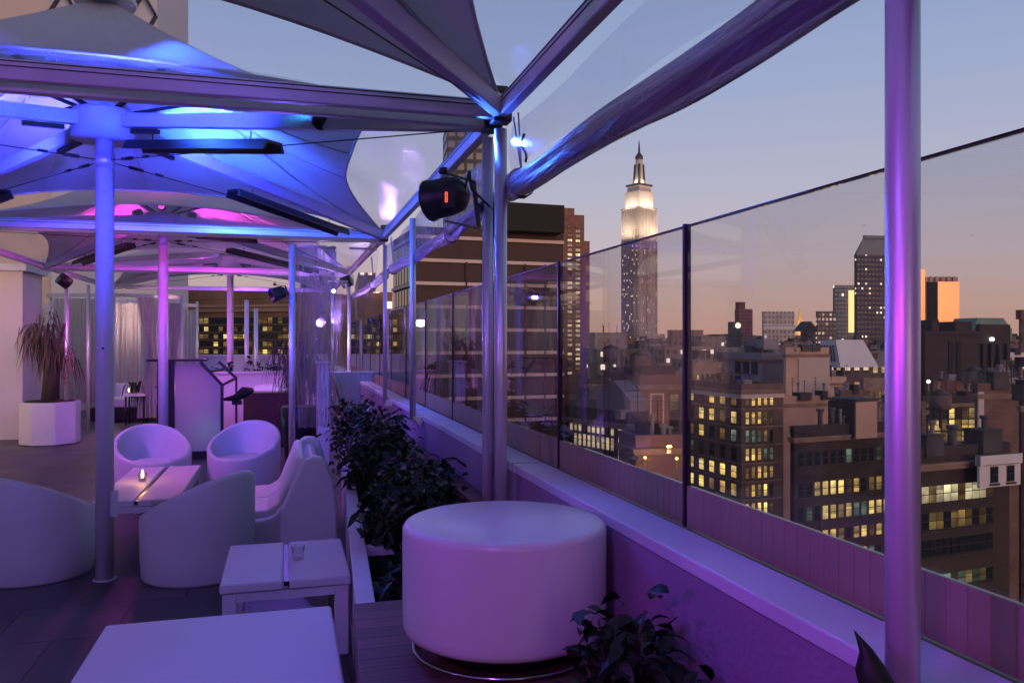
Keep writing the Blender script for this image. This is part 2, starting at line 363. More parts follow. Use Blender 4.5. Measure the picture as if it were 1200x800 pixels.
# ================================================================== CAMERA, WORLD
cd = bpy.data.cameras.new('camera'); cam = bpy.data.objects.new('camera', cd); COL.objects.link(cam)
cam.location = (0, 0, H); cam.rotation_euler = (R(90), 0, -TH); cd.sensor_width = 36; cd.lens = 36*F0/1200; cd.clip_end = 9000; cd.clip_start = .05
sc.camera = cam
w = bpy.data.worlds.new('World'); sc.world = w; w.use_nodes = True; nt = w.node_tree; nt.nodes.clear()
out = N(nt, 'ShaderNodeOutputWorld'); bg = N(nt, 'ShaderNodeBackground')
SUN_EL, SUN_AZ = 1.0, 166.0     # the sun has just gone, behind the camera and to its right (azimuth from +Y clockwise)
sky = N(nt, 'ShaderNodeTexSky'); sky.sky_type = 'NISHITA'; sky.sun_disc = False
sky.sun_elevation = R(SUN_EL); sky.sun_rotation = R(SUN_AZ); sky.altitude = 50; sky.air_density = 1.0; sky.dust_density = .6; sky.ozone_density = 3
tc = N(nt, 'ShaderNodeTexCoord'); sp = N(nt, 'ShaderNodeSeparateXYZ'); L(nt, tc.outputs['Generated'], sp.inputs[0])
# twilight arch opposite the sunset: dusty orange haze at the horizon, mauve above it, slate blue higher
el = N(nt, 'ShaderNodeMapRange'); el.inputs[1].default_value = -.1; el.inputs[2].default_value = .9; L(nt, sp.outputs[2], el.inputs[0])
rp = N(nt, 'ShaderNodeValToRGB'); cr = rp.color_ramp
def srgb(r, g, b):
    f = lambda c: (c/255/12.92 if c/255 <= .04045 else ((c/255+.055)/1.055)**2.4)
    return (f(r), f(g), f(b), 1)
stops = [(-.1, srgb(120, 95, 95)), (0., srgb(208, 162, 144)), (.045, srgb(206, 172, 162)), (.10, srgb(197, 180, 186)), (.18, srgb(180, 178, 196)), (.30, srgb(156, 168, 202)), (.42, srgb(136, 154, 194)), (.9, srgb(88, 106, 150))]
while len(cr.elements) < len(stops): cr.elements.new(.5)
for e, (p, c) in zip(cr.elements, stops): e.position = (p+.1); e.color = c
L(nt, el.outputs[0], rp.inputs[0])
mul = N(nt, 'ShaderNodeVectorMath', operation='SCALE'); mul.inputs['Scale'].default_value = .03; L(nt, sky.outputs[0], mul.inputs[0])
sun_dir = (math.sin(R(SUN_AZ)), math.cos(R(SUN_AZ)), 0)
dt = N(nt, 'ShaderNodeVectorMath', operation='DOT_PRODUCT'); L(nt, tc.outputs['Generated'], dt.inputs[0]); dt.inputs[1].default_value = sun_dir
glow = M2(nt, 'POWER', M2(nt, 'MAXIMUM', dt.outputs['Value'], 0.), 3.)
low = N(nt, 'ShaderNodeMapRange'); low.inputs[1].default_value = 0; low.inputs[2].default_value = .35; low.inputs[3].default_value = 1; low.inputs[4].default_value = 0; L(nt, sp.outputs[2], low.inputs[0])
gl = M2(nt, 'MULTIPLY', glow, low.outputs[0])
gc = N(nt, 'ShaderNodeVectorMath', operation='SCALE'); gc.inputs[0].default_value = (1.5, .5, .1); L(nt, gl, gc.inputs['Scale'])
a1 = N(nt, 'ShaderNodeVectorMath', operation='ADD'); L(nt, rp.outputs[0], a1.inputs[0]); L(nt, mul.outputs[0], a1.inputs[1])
a2 = N(nt, 'ShaderNodeVectorMath', operation='ADD'); L(nt, a1.outputs[0], a2.inputs[0]); L(nt, gc.outputs[0], a2.inputs[1])
L(nt, a2.outputs[0], bg.inputs[0]); bg.inputs[1].default_value = 1.0
L(nt, bg.outputs[0], out.inputs[0])
WORLD_BG = bg
sl = bpy.data.lights.new('sun', 'SUN'); sl.energy = .25; sl.angle = R(12); sl.color = (1, .62, .42)
sl.energy = 1.15; sl.angle = R(35); sl.color = (1, .66, .50)
so = bpy.data.objects.new('sun', sl); COL.objects.link(so)
sd = Vector((math.sin(R(SUN_AZ))*math.cos(R(9)), math.cos(R(SUN_AZ))*math.cos(R(9)), math.sin(R(9))))
so.rotation_euler = (-sd).to_track_quat('-Z', 'Y').to_euler()

sc.view_settings.view_transform = 'Standard'; sc.view_settings.look = 'None'; sc.view_settings.gamma = 1; sc.view_settings.exposure = 0
sc.view_settings.use_curve_mapping = False
sc.render.engine = 'CYCLES'; cy = sc.cycles
cy.use_denoising = True; cy.denoiser = 'OPENIMAGEDENOISE'; cy.max_bounces = 8; cy.diffuse_bounces = 3; cy.glossy_bounces = 3; cy.transmission_bounces = 4; cy.transparent_max_bounces = 32
cy.sample_clamp_indirect = 4; cy.caustics_reflective = False; cy.caustics_refractive = False; cy.use_adaptive_sampling = True; cy.adaptive_threshold = .015

# ================================================================== TERRACE SHELL
def px_out(Y): return .266+.055*(Y-3.18)          # outer edge of the long planter
PX = 1.083                                         # inner face of the parapet
f = MB(); f.box((-9, -3, -.12), (1.05, 22, 0)); struct('floor', f, FLOORM)
hb = MB(); hb.box((-11, -6, GROUND), (1.36, 22.4, -.13))
o = tag(hb.build('terrace_building', facade('host_wall', (.3, .22, .18), 3, 3.6, .45, .5, .2)), 'masonry building that carries the roof terrace', 'building')
# parapet
t = thing('parapet', 'long low painted parapet carrying the glass balustrade on the city side', 'parapet wall', (PX, 8, 0))
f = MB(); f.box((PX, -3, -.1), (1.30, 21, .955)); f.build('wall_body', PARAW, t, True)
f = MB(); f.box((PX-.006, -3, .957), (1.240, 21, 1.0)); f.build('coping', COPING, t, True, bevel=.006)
for k in range(6):
    f = MB(); yy = .6+3.2*k; f.box((PX-.0075, yy, .956), (1.2405, yy+.004, 1.0012)); f.build('coping_joint', GROOVE, t, True)
f = MB(); f.box((1.241, -3, .957), (1.36, 21, .982)); f.build('gutter', BLACK, t, True)
# glass balustrade, one pane per bay
pane_edges = [(.98 if k == 2 else 1.13)+1.28*k-1.28*2 for k in range(0, 16)]
where = ['behind the large drum', 'seen past the rightmost purple post', 'with the skyscraper seen through it', 'beside the twin posts']
k0 = 0
for k in range(len(pane_edges)-1):
    y0, y1 = pane_edges[k]+.012, pane_edges[k+1]-.012
    if y1 < .6: continue
    nm = {0: 'clear glass balustrade pane showing the dark office blocks and the lit yellow windows', 1: 'clear glass balustrade pane showing the floodlit skyscraper and the brick blocks', 2: 'clear glass balustrade pane in front of the banded brown block, beside the twin posts'}.get(k-2)
    g = thing('balustrade_pane', nm or 'clear glass pane of the balustrade beyond the twin posts', 'glass pane', (1.285, (y0+y1)/2, 1.0), 0, 'glass panes along the parapet')
    if k-2 < 0: g['label'] = 'clear glass balustrade pane nearest the camera, in front of the lower dark windows'
    f = MB(); f.box((1.28, y0, 1.125), (1.292, y1, 1.978)); f.build('pane', GLASS, g, True)
    f = MB()
    n = 26
    poly = []
    for i in range(n):
        a, b = y0+(y1-y0)*i/n, y0+(y1-y0)*(i+1)/n; q = (b-a)*.12
        poly += [(1.279, a+.001), (1.279, b-q), (1.2805, b-q+.001), (1.2805, b)]
    poly += [(1.293, y1), (1.293, y0)]
    f.prism(poly, .988, 1.123, 'z'); f.build('kick_strip', RIBM, g, True)
    f = MB(); f.box((1.2795, y0, 1.98), (1.2925, y1, 1.985)); f.build('top_edge', DARKMETAL, g, True)
    f = MB(); f.box((1.274, y1+.005, .986), (1.298, y1+.019, 1.99)); f.build('joint_post', DARKMETAL, g, True)

# long planter
t = thing('long_planter', 'long white planter box running between the seating and the parapet, full of dark shrubs', 'planter', (.7, 5, 0))
def strip(y0, y1, w0, w1, z0, z1):
    m = MB(); m.prism([(px_out(y0)+w0, y0), (px_out(y0)+w1, y0), (px_out(y1)+w1, y1), (px_out(y1)+w0, y1)], z0, z1, 'z'); return m
strip(-2.5, 9.2, .012, .068, 0, .518).build('wall_panel', STUCCO, t, True)
strip(-2.5, 9.2, 0, .08, .52, .55).build('rim', COPING, t, True, bevel=.004)
f = MB(); f.box((.40, 4.16, .50), (1.03, 4.22, .545)); f.build('divider', COPING, t, True)
f = MB(); f.prism([(px_out(-2.5)+.08, -2.5), (1.075, -2.5), (1.075, 9.2), (px_out(9.2)+.08, 9.2)], .02, .36, 'z'); f.build('soil', SOIL, t, True)
f = MB(); f.box((.965, 3.2, .40), (1.079, 9.2, .74)); f.build('timber_ledge', DECK, t, True, bevel=.004)
# planked timber lid the drum stands on
t = thing('planked_lid', 'dark reddish planked timber lid across the planter, under the white drum', 'timber lid', (.6, 2.7, .55))
f = MB()
f.prism([(px_out(2.2)-.008, 2.2), (1.072, 2.2), (1.072, 3.18), (px_out(3.18)-.008, 3.18)], .553, .578, 'z'); f.build('deck_boards', DECK, t, True, bevel=.003)
f = MB(); f.prism([(px_out(2.2)-.008, 2.2), (px_out(2.2)-.002, 2.2), (px_out(3.18)-.002, 3.18), (px_out(3.18)-.008, 3.18)], .05, .551, 'z'); f.build('side_skirt', DECK, t, True)

# ================================================================== CANOPY FRAMES
XL, XR, ZB = -3.35, .98, 2.69
bays = [(-1.0, 3.66), (3.83, 8.33), (8.58, 13.0), (13.25, 17.6)]
bnames = ['over the drum and nearest tables', 'over the tub chairs', 'over the bar podium', 'over the far cabanas']
def beam(name, a, b, parent):
    a, b = Vector(a), Vector(b)
    m = MB(); m.bar(a, b, .05, .085); o = m.build(name, BEAM, parent, True, bevel=.006)
    for s in (-1, 1):
        for dz in (.012, .032):
            t = (b-a).normalized(); r = t.cross(Vector((0, 0, 1)))
            m = MB(); off = r*s*.0260+Vector((0, 0, dz)); m.bar(a+off+t*.02, b+off-t*.02, .003, .005)
            g = m.build('groove', GROOVE, o, False)
            for v in g.data.vertices: v.co -= parent.location
    return o
def post(x, y, z0, z1, r=.0275, parent=None):
    m = MB(); m.cyl((x, y, z0), (x, y, z1), r, n=24); return m.build('post', POLE, parent, True)
frames = []
for k, (y0, y1) in enumerate(bays):
    t = thing('canopy_frame', 'square aluminium frame of beams and posts '+bnames[k], 'canopy frame', (XL, (y0+y1)/2, 0), 0, 'aluminium frames carrying the canopies')
    frames.append(t)
    beam('beam', (XL+.03, y0, ZB), (XR-.03, y0, ZB), t); beam('beam', (XL+.03, y1, ZB), (XR-.03, y1, ZB), t)
    beam('beam', (XR, y0-.03, ZB), (XR, y1+.03, ZB), t); beam('beam', (XL, y0-.03, ZB), (XL, y1+.03, ZB), t)
    if k == 0: post(XR, y1, .36, 2.6, .03, t); post(1.0, 1.12, .36, 2.59, .0275, t)
    if k == 1:
        post(XR-.02, y0, .36, 2.6, .0275, t); post(1.0, 6.5, .965, 2.6, .025, t); post(1.0, y1+.05, .965, 2.6, .022, t)
        
        for yb_ in (6.46, y1+.01): m = MB(); m.box((1.0, yb_, .93), (PX-.008, yb_+.08, .99)); m.build('wall_bracket', BEAM, t, True)
    if k == 2:
        post(.07, y0, 0, 2.6, .033, t); post(XR, y1, 0, 2.6, .028, t)
    if k == 3:
        post(XL+.02, y0+.9, 0, 2.6, .03, t); post(XL, 15.7, 0, 2.6, .03, t); post(XR, y1, 0, 2.6, .028, t)
        post(XL, 17.6, 0, 2.6, .03, t)
    # corner casting
    for (x, y) in ((XR, y0), (XR, y1), (XL, y0), (XL, y1)):
        m = MB(); m.box((x-.045, y-.045, ZB-.06), (x+.045, y+.045, ZB+.075)); m.box((x-.03, y-.03, ZB+.078), (x+.03, y+.03, ZB+.11)); m.build('corner_joint', BLACK if k < 2 else BEAM, t, True, bevel=.006)

# ================================================================== PARASOLS
def parasol(cx, cy, y0, y1, label, polex=None, poley=None, zpk=3.89, bluehub=False):
    polex = cx if polex is None else polex; poley = cy if poley is None else poley
    t = thing('square_parasol', label, 'parasol', (polex, poley, 0), 0, 'square fabric parasols over the terrace')
    pk = Vector((polex, poley, zpk)); x0, x1 = XL+.04, XR-.02; ya, yb = y0+.05, y1-.05; ze = ZB+.03
    cs = [Vector((x0, ya, ze)), Vector((x1, ya, ze)), Vector((x1, yb, ze)), Vector((x0, yb, ze))]
    def edge(k, s):
        a, b = cs[k], cs[(k+1) % 4]; Lp = a.lerp(b, s)
        kf = (.27, .23, .20, .20)[k]*(1-abs(2*s-1)**(2.5, 4.5, 2.5, 3.5)[k])
        p = Lp.lerp(pk, kf); return Lp, p
    def pt(k, s, r):
        Lp, e = edge(k, s); r0 = .035
        q = pk.lerp(e, r0+(1-r0)*r)
        q.z -= .17*math.sin(math.pi*r)*(1-.25*(1-abs(2*s-1)))*1.0
        q.z -= .05*math.sin(math.pi*r)*(1-abs(2*s-1))
        q.z += .012*math.sin(s*math.pi*14)*r*(1-r)*2
        return q
    m = MB()
    for k in range(4): m.grid(lambda s, r, k=k: pt(k, s, r), 28, 14)
    cp = m.build('canopy', FABRIC, t, True, fix=False)
    m = MB()                                       # hem along the scalloped edges and the seams down to the corners
    for k in range(4):
        m.tube([edge(k, i/28)[1] for i in range(29)], .009, 6)
        m.tube([pt(k, 0, i/14)-Vector((0, 0, .012)) for i in range(15)], .011, 6)
    for k in range(4):
        for sf in (.25, .5, .75): m.tube([pt(k, sf, i/14)-Vector((0, 0, .004)) for i in range(15)], .0045, 5)
    h = m.build('hem', FABRIC, cp, False)
    for v in h.data.vertices: v.co -= t.location
    for k in range(4):                             # clear sheets that close the scallops down to the frame
        m = MB(); m.grid(lambda s, r, k=k: edge(k, .03+.94*s)[0].lerp(edge(k, .03+.94*s)[1], r*1.02)+Vector((0, 0, .02*math.sin(s*17+k)*r)), 30, 6)
        m.build('clear_sheet', VINYL, t, True, fix=False)
    m = MB(); m.cyl((polex, poley, 0), (polex, poley, 2.95), .057, n=32); m.build('pole', PAINTP, t, True)
    m = MB(); m.cyl((polex, poley, 2.76), (polex, poley, 2.86), .064, n=32)
    m.build('cable_collar', BEAM, t, True)
    m = MB(); m.lathe([(.0, 2.95), (.205, 2.95), (.205, 3.12), (.19, 3.14), (.0, 3.14)], 48, (polex, poley, 0)); m.build('hub', TABLEW, t, True)
    m = MB(); m.cyl((polex, poley, 3.14), (polex, poley, zpk-.04), .03, n=16); m.lathe([(0, -.03), (.19, -.03), (.2, .0), (.0, .03)], 24, (polex, poley, zpk))
    m.build('mast_head', BEAM, t, True)
    for c in cs:
        d = (c-Vector((polex, poley, ze))); d.z = 0; d.normalize(); n_ = Vector((polex, poley, 3.06))+d*.17; e = c+Vector((0, 0, -.03))
        m = MB(); m.bar(n_, e, .06, .09); r_ = m.build('rafter', TABLEW, t, True, bevel=.006)
        m = MB(); m.bar(n_.lerp(e, .04)+Vector((0, 0, -.07)), n_.lerp(e, .13)+Vector((0, 0, -.07)), .03, .03)
        b_ = m.build('bolt_plate', BLACK, r_)
        for v in b_.data.vertices: v.co -= t.location
        m = MB(); m.bar(Vector((polex, poley, 3.14))+d*.1, Vector((polex, poley, zpk-.25)).lerp(c, .25), .025, .025); m.build('upper_strut', BLACK, t, True)
        c0 = Vector((polex, poley, 2.81))+d*.065; m = MB(); m.cyl(c0, e+Vector((0, 0, -.03)), .0035, n=6)
        q = e-c0; m.cyl(c0+q*.04, c0+q*.075, .012, n=8); m.cyl(c0+q*.11, c0+q*.13, .010, n=8); m.build('cable', BLACK, t, True)
    return t, cs, pk
P0, csA, _ = parasol(-1.17, 1.3, *bays[0], 'square mauve lit parasol closest overhead, its corner seam running to the twin posts')
P1, csB, _ = parasol(-1.165, 5.93, *bays[1], 'square parasol glowing bright blue underneath, over the tub chairs')
P2, csC, _ = parasol(-1.42, 10.5, *bays[2], 'square parasol glowing magenta underneath, above the black framed podium')
P3, csD, _ = parasol(-.95, 15.3, *bays[3], 'farthest square parasol, pink and blue beneath, near the end of the terrace')
m = MB(); m.box((-1.165+.045, 5.87, .43), (-1.165+.085, 5.93, .60)); m.build('socket_box', TABLEW, P1, True, bevel=.004)
m = MB(); m.cyl((-1.165, 5.88, 1.555), (-1.165, 5.868, 1.555), .008, n=12); m.build('pole_hole', BLACK, P1, True)
m = MB(); m.lathe([(0, 0), (.075, 0), (.075, .008), (.058, .01)], 32, (-1.165, 5.93, .002)); m.build('base_plate', BEAM, P1, True)

# heaters slung under the rafters
def heater(hub, corner, f0, f1, label, drop=.12):
    a = Vector((hub[0], hub[1], 3.03)).lerp(Vector((corner.x, corner.y, ZB)), f0); b = Vector((hub[0], hub[1], 3.03)).lerp(Vector((corner.x, corner.y, ZB)), f1)
    t = thing('patio_heater', label, 'heater', tuple((a+b)/2), 0, 'black bar heaters under the rafters')
    dz = Vector((0, 0, -drop))
    m = MB(); q = (b-a).normalized(); r = q.cross(Vector((0, 0, 1))); ln = (b-a).length
    mm = Matrix((r, q, r.cross(q))).transposed().to_4x4(); mm.translation = a+dz
    x = MB(); x.prism([(-.085, -.03), (-.06, .03), (.06, .03), (.085, -.03), (.07, -.03), (.05, .015), (-.05, .015), (-.07, -.03)], 0, ln, 'y')
    m.v = [tuple(mm @ Vector(v)) for v in x.v]; m.f = x.f; m.uv = x.uv; m.sm = x.sm
    m.build('reflector_housing', BLACK, t, True)
    m = MB(); m.cyl(a+dz+q*.05, b+dz-q*.05, .008, n=10); m.build('element', prin('heater_element', (.25, .12, .06), .4, metal=.5), t, True)
    for g in (.15, .85): m = MB(); m.bar(a.lerp(b, g)+Vector((0, 0, -.035)), a.lerp(b, g)+dz, .03, .006, up=(1, 0, 0)); m.build('bracket', BLACK, t, True)
    return t
heater((-1.165, 5.93), csB[2], .36, .80, 'long black bar heater right of the blue lit pole, on the far rafter')
heater((-1.165, 5.93), csB[1], .10, .52, 'black bar heater tucked up behind the near beam on the blue canopy')
heater((-1.165, 5.93), csB[3], .42, .80, 'black bar heater on the far left rafter of the blue canopy', .16)
heater((-1.165, 5.93), csB[0], .34, .74, 'black bar heater at the left edge, its inside glinting orange')
heater((-1.42, 10.5), csC[2], .30, .78, 'slim black bar heater on the magenta canopy, towards the city side')
heater((-1.42, 10.5), csC[3], .25, .70, 'slim black bar heater on the magenta canopy, above the potted palm')
heater((-1.42, 10.5), csC[1], .15, .45, 'short black bar heater behind the blue beam, beneath the magenta canopy')

# rolled up vinyl and the clear sheets over it, city side
def vroll(y0, y1, z, r, label, x=1.04):
    t = thing('vinyl_roll', label, 'rolled vinyl', (x, (y0+y1)/2, z))
    m = MB(); n = 70; rnd = random.Random(int(y0*10)); ph = [rnd.uniform(0, 6) for _ in range(8)]
    def rr(s, th):
        return r*(1+.13*math.sin(3*th+6*s+ph[0])+.10*math.sin(5*th-4*s+ph[1]+2*math.sin(9*s))+.06*math.sin(9*th+13*s+ph[2])+.10*math.sin(11*s+ph[3]))
    def fn(s, q):
        th = q*2*math.pi; y = y0+(y1-y0)*s; sag = -.03*math.sin(s*math.pi)+.008*math.sin(s*21+ph[4]); R_ = rr(s, th)
        end = 1
        return (x+R_*end*.9*math.cos(th), y, z+sag+R_*end*1.05*math.sin(th))
    m.grid(fn, n, 36); m.build('rolled_sheet', VROLL, t, True, fix=False)
    m = MB()                                        # loose inner turn that shows through
    m.grid(lambda s, q: (x+r*.55*math.cos(q*7+s)*(1-.5*q), y0+.05+(y1-y0-.1)*s, z-.05*math.sin(s*math.pi)+r*.55*math.sin(q*7+s)*(1-.5*q)), 50, 20)
    m.build('inner_turns', VROLL, t, True, fix=False)
    k = int((y1-y0)/2.0)
    for i in range(k):
        y = y1-.28-i*(y1-y0-.4)/max(1, k-.6)
        s = (y-y0)/(y1-y0); zz = z-.05*math.sin(s*math.pi)
        m = MB(); m.tube([(x+r*1.15*math.cos(a), y+.01*math.sin(a), zz+r*1.2*math.sin(a)) for a in [j*math.pi/8 for j in range(17)]], .005, 6, True)
        m.tube([(x, y, zz+r*1.2), (x-.02, y-.02, ZB-.05)], .004, 6); m.tube([(x, y+.005, zz+r*1.2), (x-.02, y+.06, ZB-.05)], .004, 6)
        b = m.build('strap', prin('purple_webbing', (.3, .2, .34), .7), t, True)
        m = MB(); m.box((x-.02, y-.02, zz-r*1.25), (x+.02, y+.02, zz-r*1.1)); bb = m.build('buckle', BLACK, b)
        for v in bb.data.vertices: v.co -= t.location
    return t
vroll(-1.0, 3.80, 2.335, .056, 'thick roll of clear vinyl glowing purple, slung under the beam across the sky')
vroll(3.82, 8.3, 2.33, .042, 'thinner blue lit roll of clear vinyl, above the banded brown block')
vroll(8.65, 13.0, 2.32, .04, 'roll of clear vinyl under the beam beyond the crumpled clear curtain')
def vsheet(y0, y1, z0, z1, x, label, mat=VINYL, amp=.02):
    m = MB(); m.grid(lambda s, q: (x+amp*math.sin(s*23+2*q)*(.3+q*.7)+amp*.6*math.sin(s*9.3+q*3), y0+(y1-y0)*s, z1+(z0-z1)*q), 90, 10)
    return tag(m.build('clear_vinyl_panel', mat, fix=False), label, 'vinyl panel')
vsheet(-1.0, 3.58, 2.38, 2.60, 1.02, 'clear vinyl strip between the purple roll and the beam', VINYL)
vsheet(3.95, 8.3, 2.34, 2.60, 1.02, 'crumpled clear vinyl strip beside the black spotlight', VINYLC, .03)
# S shaped hook on the sheet
m = MB(); m.tube([(1.0+.0*i, 3.34+.035*math.sin(i*.8), 2.50-.018*i) for i in range(8)], .006, 8); tag(m.build('hook', BLACK), 'small black curved hook on the clear vinyl by the corner', 'hook')

# crumpled clear curtains across the terrace
def vcurt(x0, x1, y, z0, z1, label, waist=None, seed=1, mat=VINYLC):
    rnd = random.Random(seed); p = [rnd.uniform(0, 6) for _ in range(6)]
    def fn(s, q):
        z = z1+(z0-z1)*q; ww = 1
        if waist: ww = 1-.8*math.exp(-((z-waist)/.35)**2)
        xm = (x0+x1)/2; x = xm+(x0+(x1-x0)*s-xm)*ww
        yy = y+.05*math.sin(s*31+p[0]+q*2)*(.3+q)+.04*math.sin(s*13+p[1]-3*q)+.02*math.sin(q*9+p[2]+s*7)
        return (x+.015*math.sin(q*11+s*9+p[3]), yy, z)
    m = MB(); m.grid(fn, 80, 30)
    t = thing('vinyl_curtain', label, 'vinyl curtain', ((x0+x1)/2, y, z0))
    m.build('clear_film', mat, t, True, fix=False)
    m = MB(); m.tube([(x0, y, z1+.01), (x1, y, z1+.01)], .012, 8); m.build('rail', BEAM, t, True)
    return t
vcurt(.12, .52, 8.66, .7, 2.58, 'crumpled clear vinyl curtain hanging beside the thin post, full of blue reflections', None, 3)
vcurt(.66, .95, 8.68, .9, 2.58, 'clear vinyl curtain hanging slack against the city side post', None, 5, VINYL)
vcurt(.30, .62, 10.6, .95, 2.45, 'gathered clear vinyl curtain tied into a bunch beyond the first', 1.9, 8)
vcurt(.62, .92, 12.4, .95, 2.5, 'gathered clear vinyl curtain tied high beside the far tower', 1.6, 9)

# ================================================================== PAR CAN SPOTLIGHTS
def parcan(px, py, loc, aim, label, s=1.0, cable=True):
    t = thing('spotlight', label, 'spotlight', loc)
    L0 = Vector(loc); d = (Vector(aim)-L0).normalized(); rr = d.cross(Vector((0, 0, 1))).normalized(); u = rr.cross(d)
    def build_axis(prof, name, mat, par=t, nseg=32):
        x = MB(); x.lathe(prof, nseg); mt = Matrix((rr, u, d)).transposed().to_4x4(); mt.translation = L0
        x.v = [tuple(mt @ Vector(v)) for v in x.v]; return x.build(name, mat, par, True) if par is t else x
    build_axis([(0, -.105*s), (.045*s, -.10*s), (.078*s, -.07*s), (.088*s, -.02*s), (.09*s, .075*s), (.096*s, .078*s), (.096*s, .092*s), (.085*s, .094*s), (.08*s, .06*s), (0, .055*s)], 'can', BLACK)
    a = L0+rr*.1*s; b = L0-rr*.1*s
    m = MB()
    up_ = u*.115*s
    # yoke, a square bracket running back to the clamp
    cl = Vector((px, py, L0.z-.0))
    y1_, y2_ = L0+up_, L0-up_
    back = (cl-L0)*.72
    m.bar(y1_-back*.1, y1_+back, .022*s, .006); m.bar(y2_-back*.1, y2_+back, .022*s, .006); m.bar(y1_+back, y2_+back, .022*s, .006, up=(0, 1, 0))
    m.build('yoke', BLACK, t, True)
    m = MB(); m.cyl(L0+back, cl, .012*s, n=10); m.cyl(cl+Vector((0, 0, -.025)), cl+Vector((0, 0, .025)), .042*s, n=18); m.build('clamp', BLACK, t, True, bevel=.003)
    m = MB(); m.cyl(y1_-u*.005, y1_+u*.02, .02*s, n=12); m.build('tilt_knob', BLACK, t, True)
    if cable:
        m = MB(); m.tube([L0-d*.09, L0-d*.12+Vector((0, 0, .09)), L0.lerp(cl, .6)+Vector((0, 0, .07)), cl+Vector((.03, -.03, -.02)), cl+Vector((.035, -.035, -.4)), cl+Vector((.03, -.04, -1.2)), cl+Vector((.035, -.035, L0.z*-1+.5))], .006, 8)
        m.build('power_cord', RUBBER, t, True)
    return t, d, rr, u
LP = atY(523, 231, 3.62)
t, d, rr, u = parcan(XR-.02, 3.85, tuple(LP), (-1.4, 5.4, 1.9), 'large black round spotlight clamped to the twin posts, two small red digits on its back')
# red seven segment digits on the back shell, turned to the camera
cdir = (Vector((0, 0, 1.6))-LP).normalized(); rx = cdir.cross(Vector((0, 0, 1))).normalized(); ux = rx.cross(cdir)
REDD = emis('red_led_digit', (1, .12, .04), 2.2)
pc = LP+cdir*.105+rx*(-.01)
m = MB(); m.bar(pc-ux*.045-cdir*.06, pc+ux*.045-cdir*.06, .055, .11, up=tuple(cdir)); m.build('display_housing', BLACK, t, True)
pc = LP+cdir*.103
for j, zc in enumerate((.012, -.012)):
    m = MB(); w_, h_ = .0045, .0095
    c = pc+ux*zc
    segs = [(-w_, h_, w_, h_), (-w_, 0, w_, 0), (-w_, -h_, w_, -h_), (-w_, 0, -w_, h_), (w_, 0, w_, h_), (-w_, -h_, -w_, 0), (w_, -h_, w_, 0)]
    for a_, b_, c_, d_ in segs: m.cyl(c+rx*a_+ux*b_, c+rx*c_+ux*d_, .0013, n=6)
    m.build('led_digit', REDD, t, True)
parcan(.07, 8.62, tuple(atY(326, 344, 8.5)), (-1.5, 8.0, 1.5), 'small black spotlight clamped to the thin post beside the crumpled curtain', .8, False)

# ================================================================== FURNITURE
def tub_chair(loc, rz, label):
    """opening faces local +X"""
    t = thing('tub_chair', label, 'chair', loc, rz, 'white moulded tub chairs')
    n = 64; b = MB()
    def zt(a):                                  # rim height
        k = (1-math.cos(a))/2; return .395+.33*(k**1.15)
    rings = []
    RO, RI = .375, .318
    prof = [(.352, 0, 0), (.362, .02, 0), (RO-.004, .16, 0), (RO, None, -.035), (RO-.006, None, -.012), (RO-.028, None, 0), (RI+.008, None, -.012), (RI, None, -.035), (RI-.012, .33, 0), (RI-.03, .30, 0), (0.001, .30, 0)]
    for r, z, dz in prof:
        for j in range(n):
            a = 2*math.pi*j/n; zz = z if z is not None else zt(a)+dz
            b.v.append((r*math.cos(a), r*math.sin(a), zz))
    for i in range(len(prof)-1):
        for j in range(n): b.face((i*n+j, i*n+(j+1) % n, (i+1)*n+(j+1) % n, (i+1)*n+j), None, True)
    b.face([j for j in range(n)][::-1]); b.build('shell', WHITE, t)
    m = MB(); m.lathe([(0, .303), (.285, .303), (.300, .318), (.302, .345), (.292, .362), (.25, .372), (0, .376)], 48); m.build('seat_cushion', PADW, t)
    m = MB(); m.lathe([(.30, -.001), (.33, -.001), (.33, .004), (.3, .004)], 48); m.build('foot_ring', RUBBER, t)
    return t
c1 = tub_chair((-1.66, 6.22, .002), R(58), 'white tub chair seen from behind, left of the purple lit pole')
c2 = copy_tree(c1, (-.575, 5.92, .002), R(143), 'white tub chair seen from behind, between the pole and the small slotted table')
c3 = copy_tree(c1, (-1.31, 8.95, .002), R(-72), 'white tub chair with its open front facing us, left of the two beyond the candle')
c4 = copy_tree(c1, (-.42, 9.05, .002), R(-108), 'white tub chair with its open front, beside the white sofa, below the maroon cabinet')

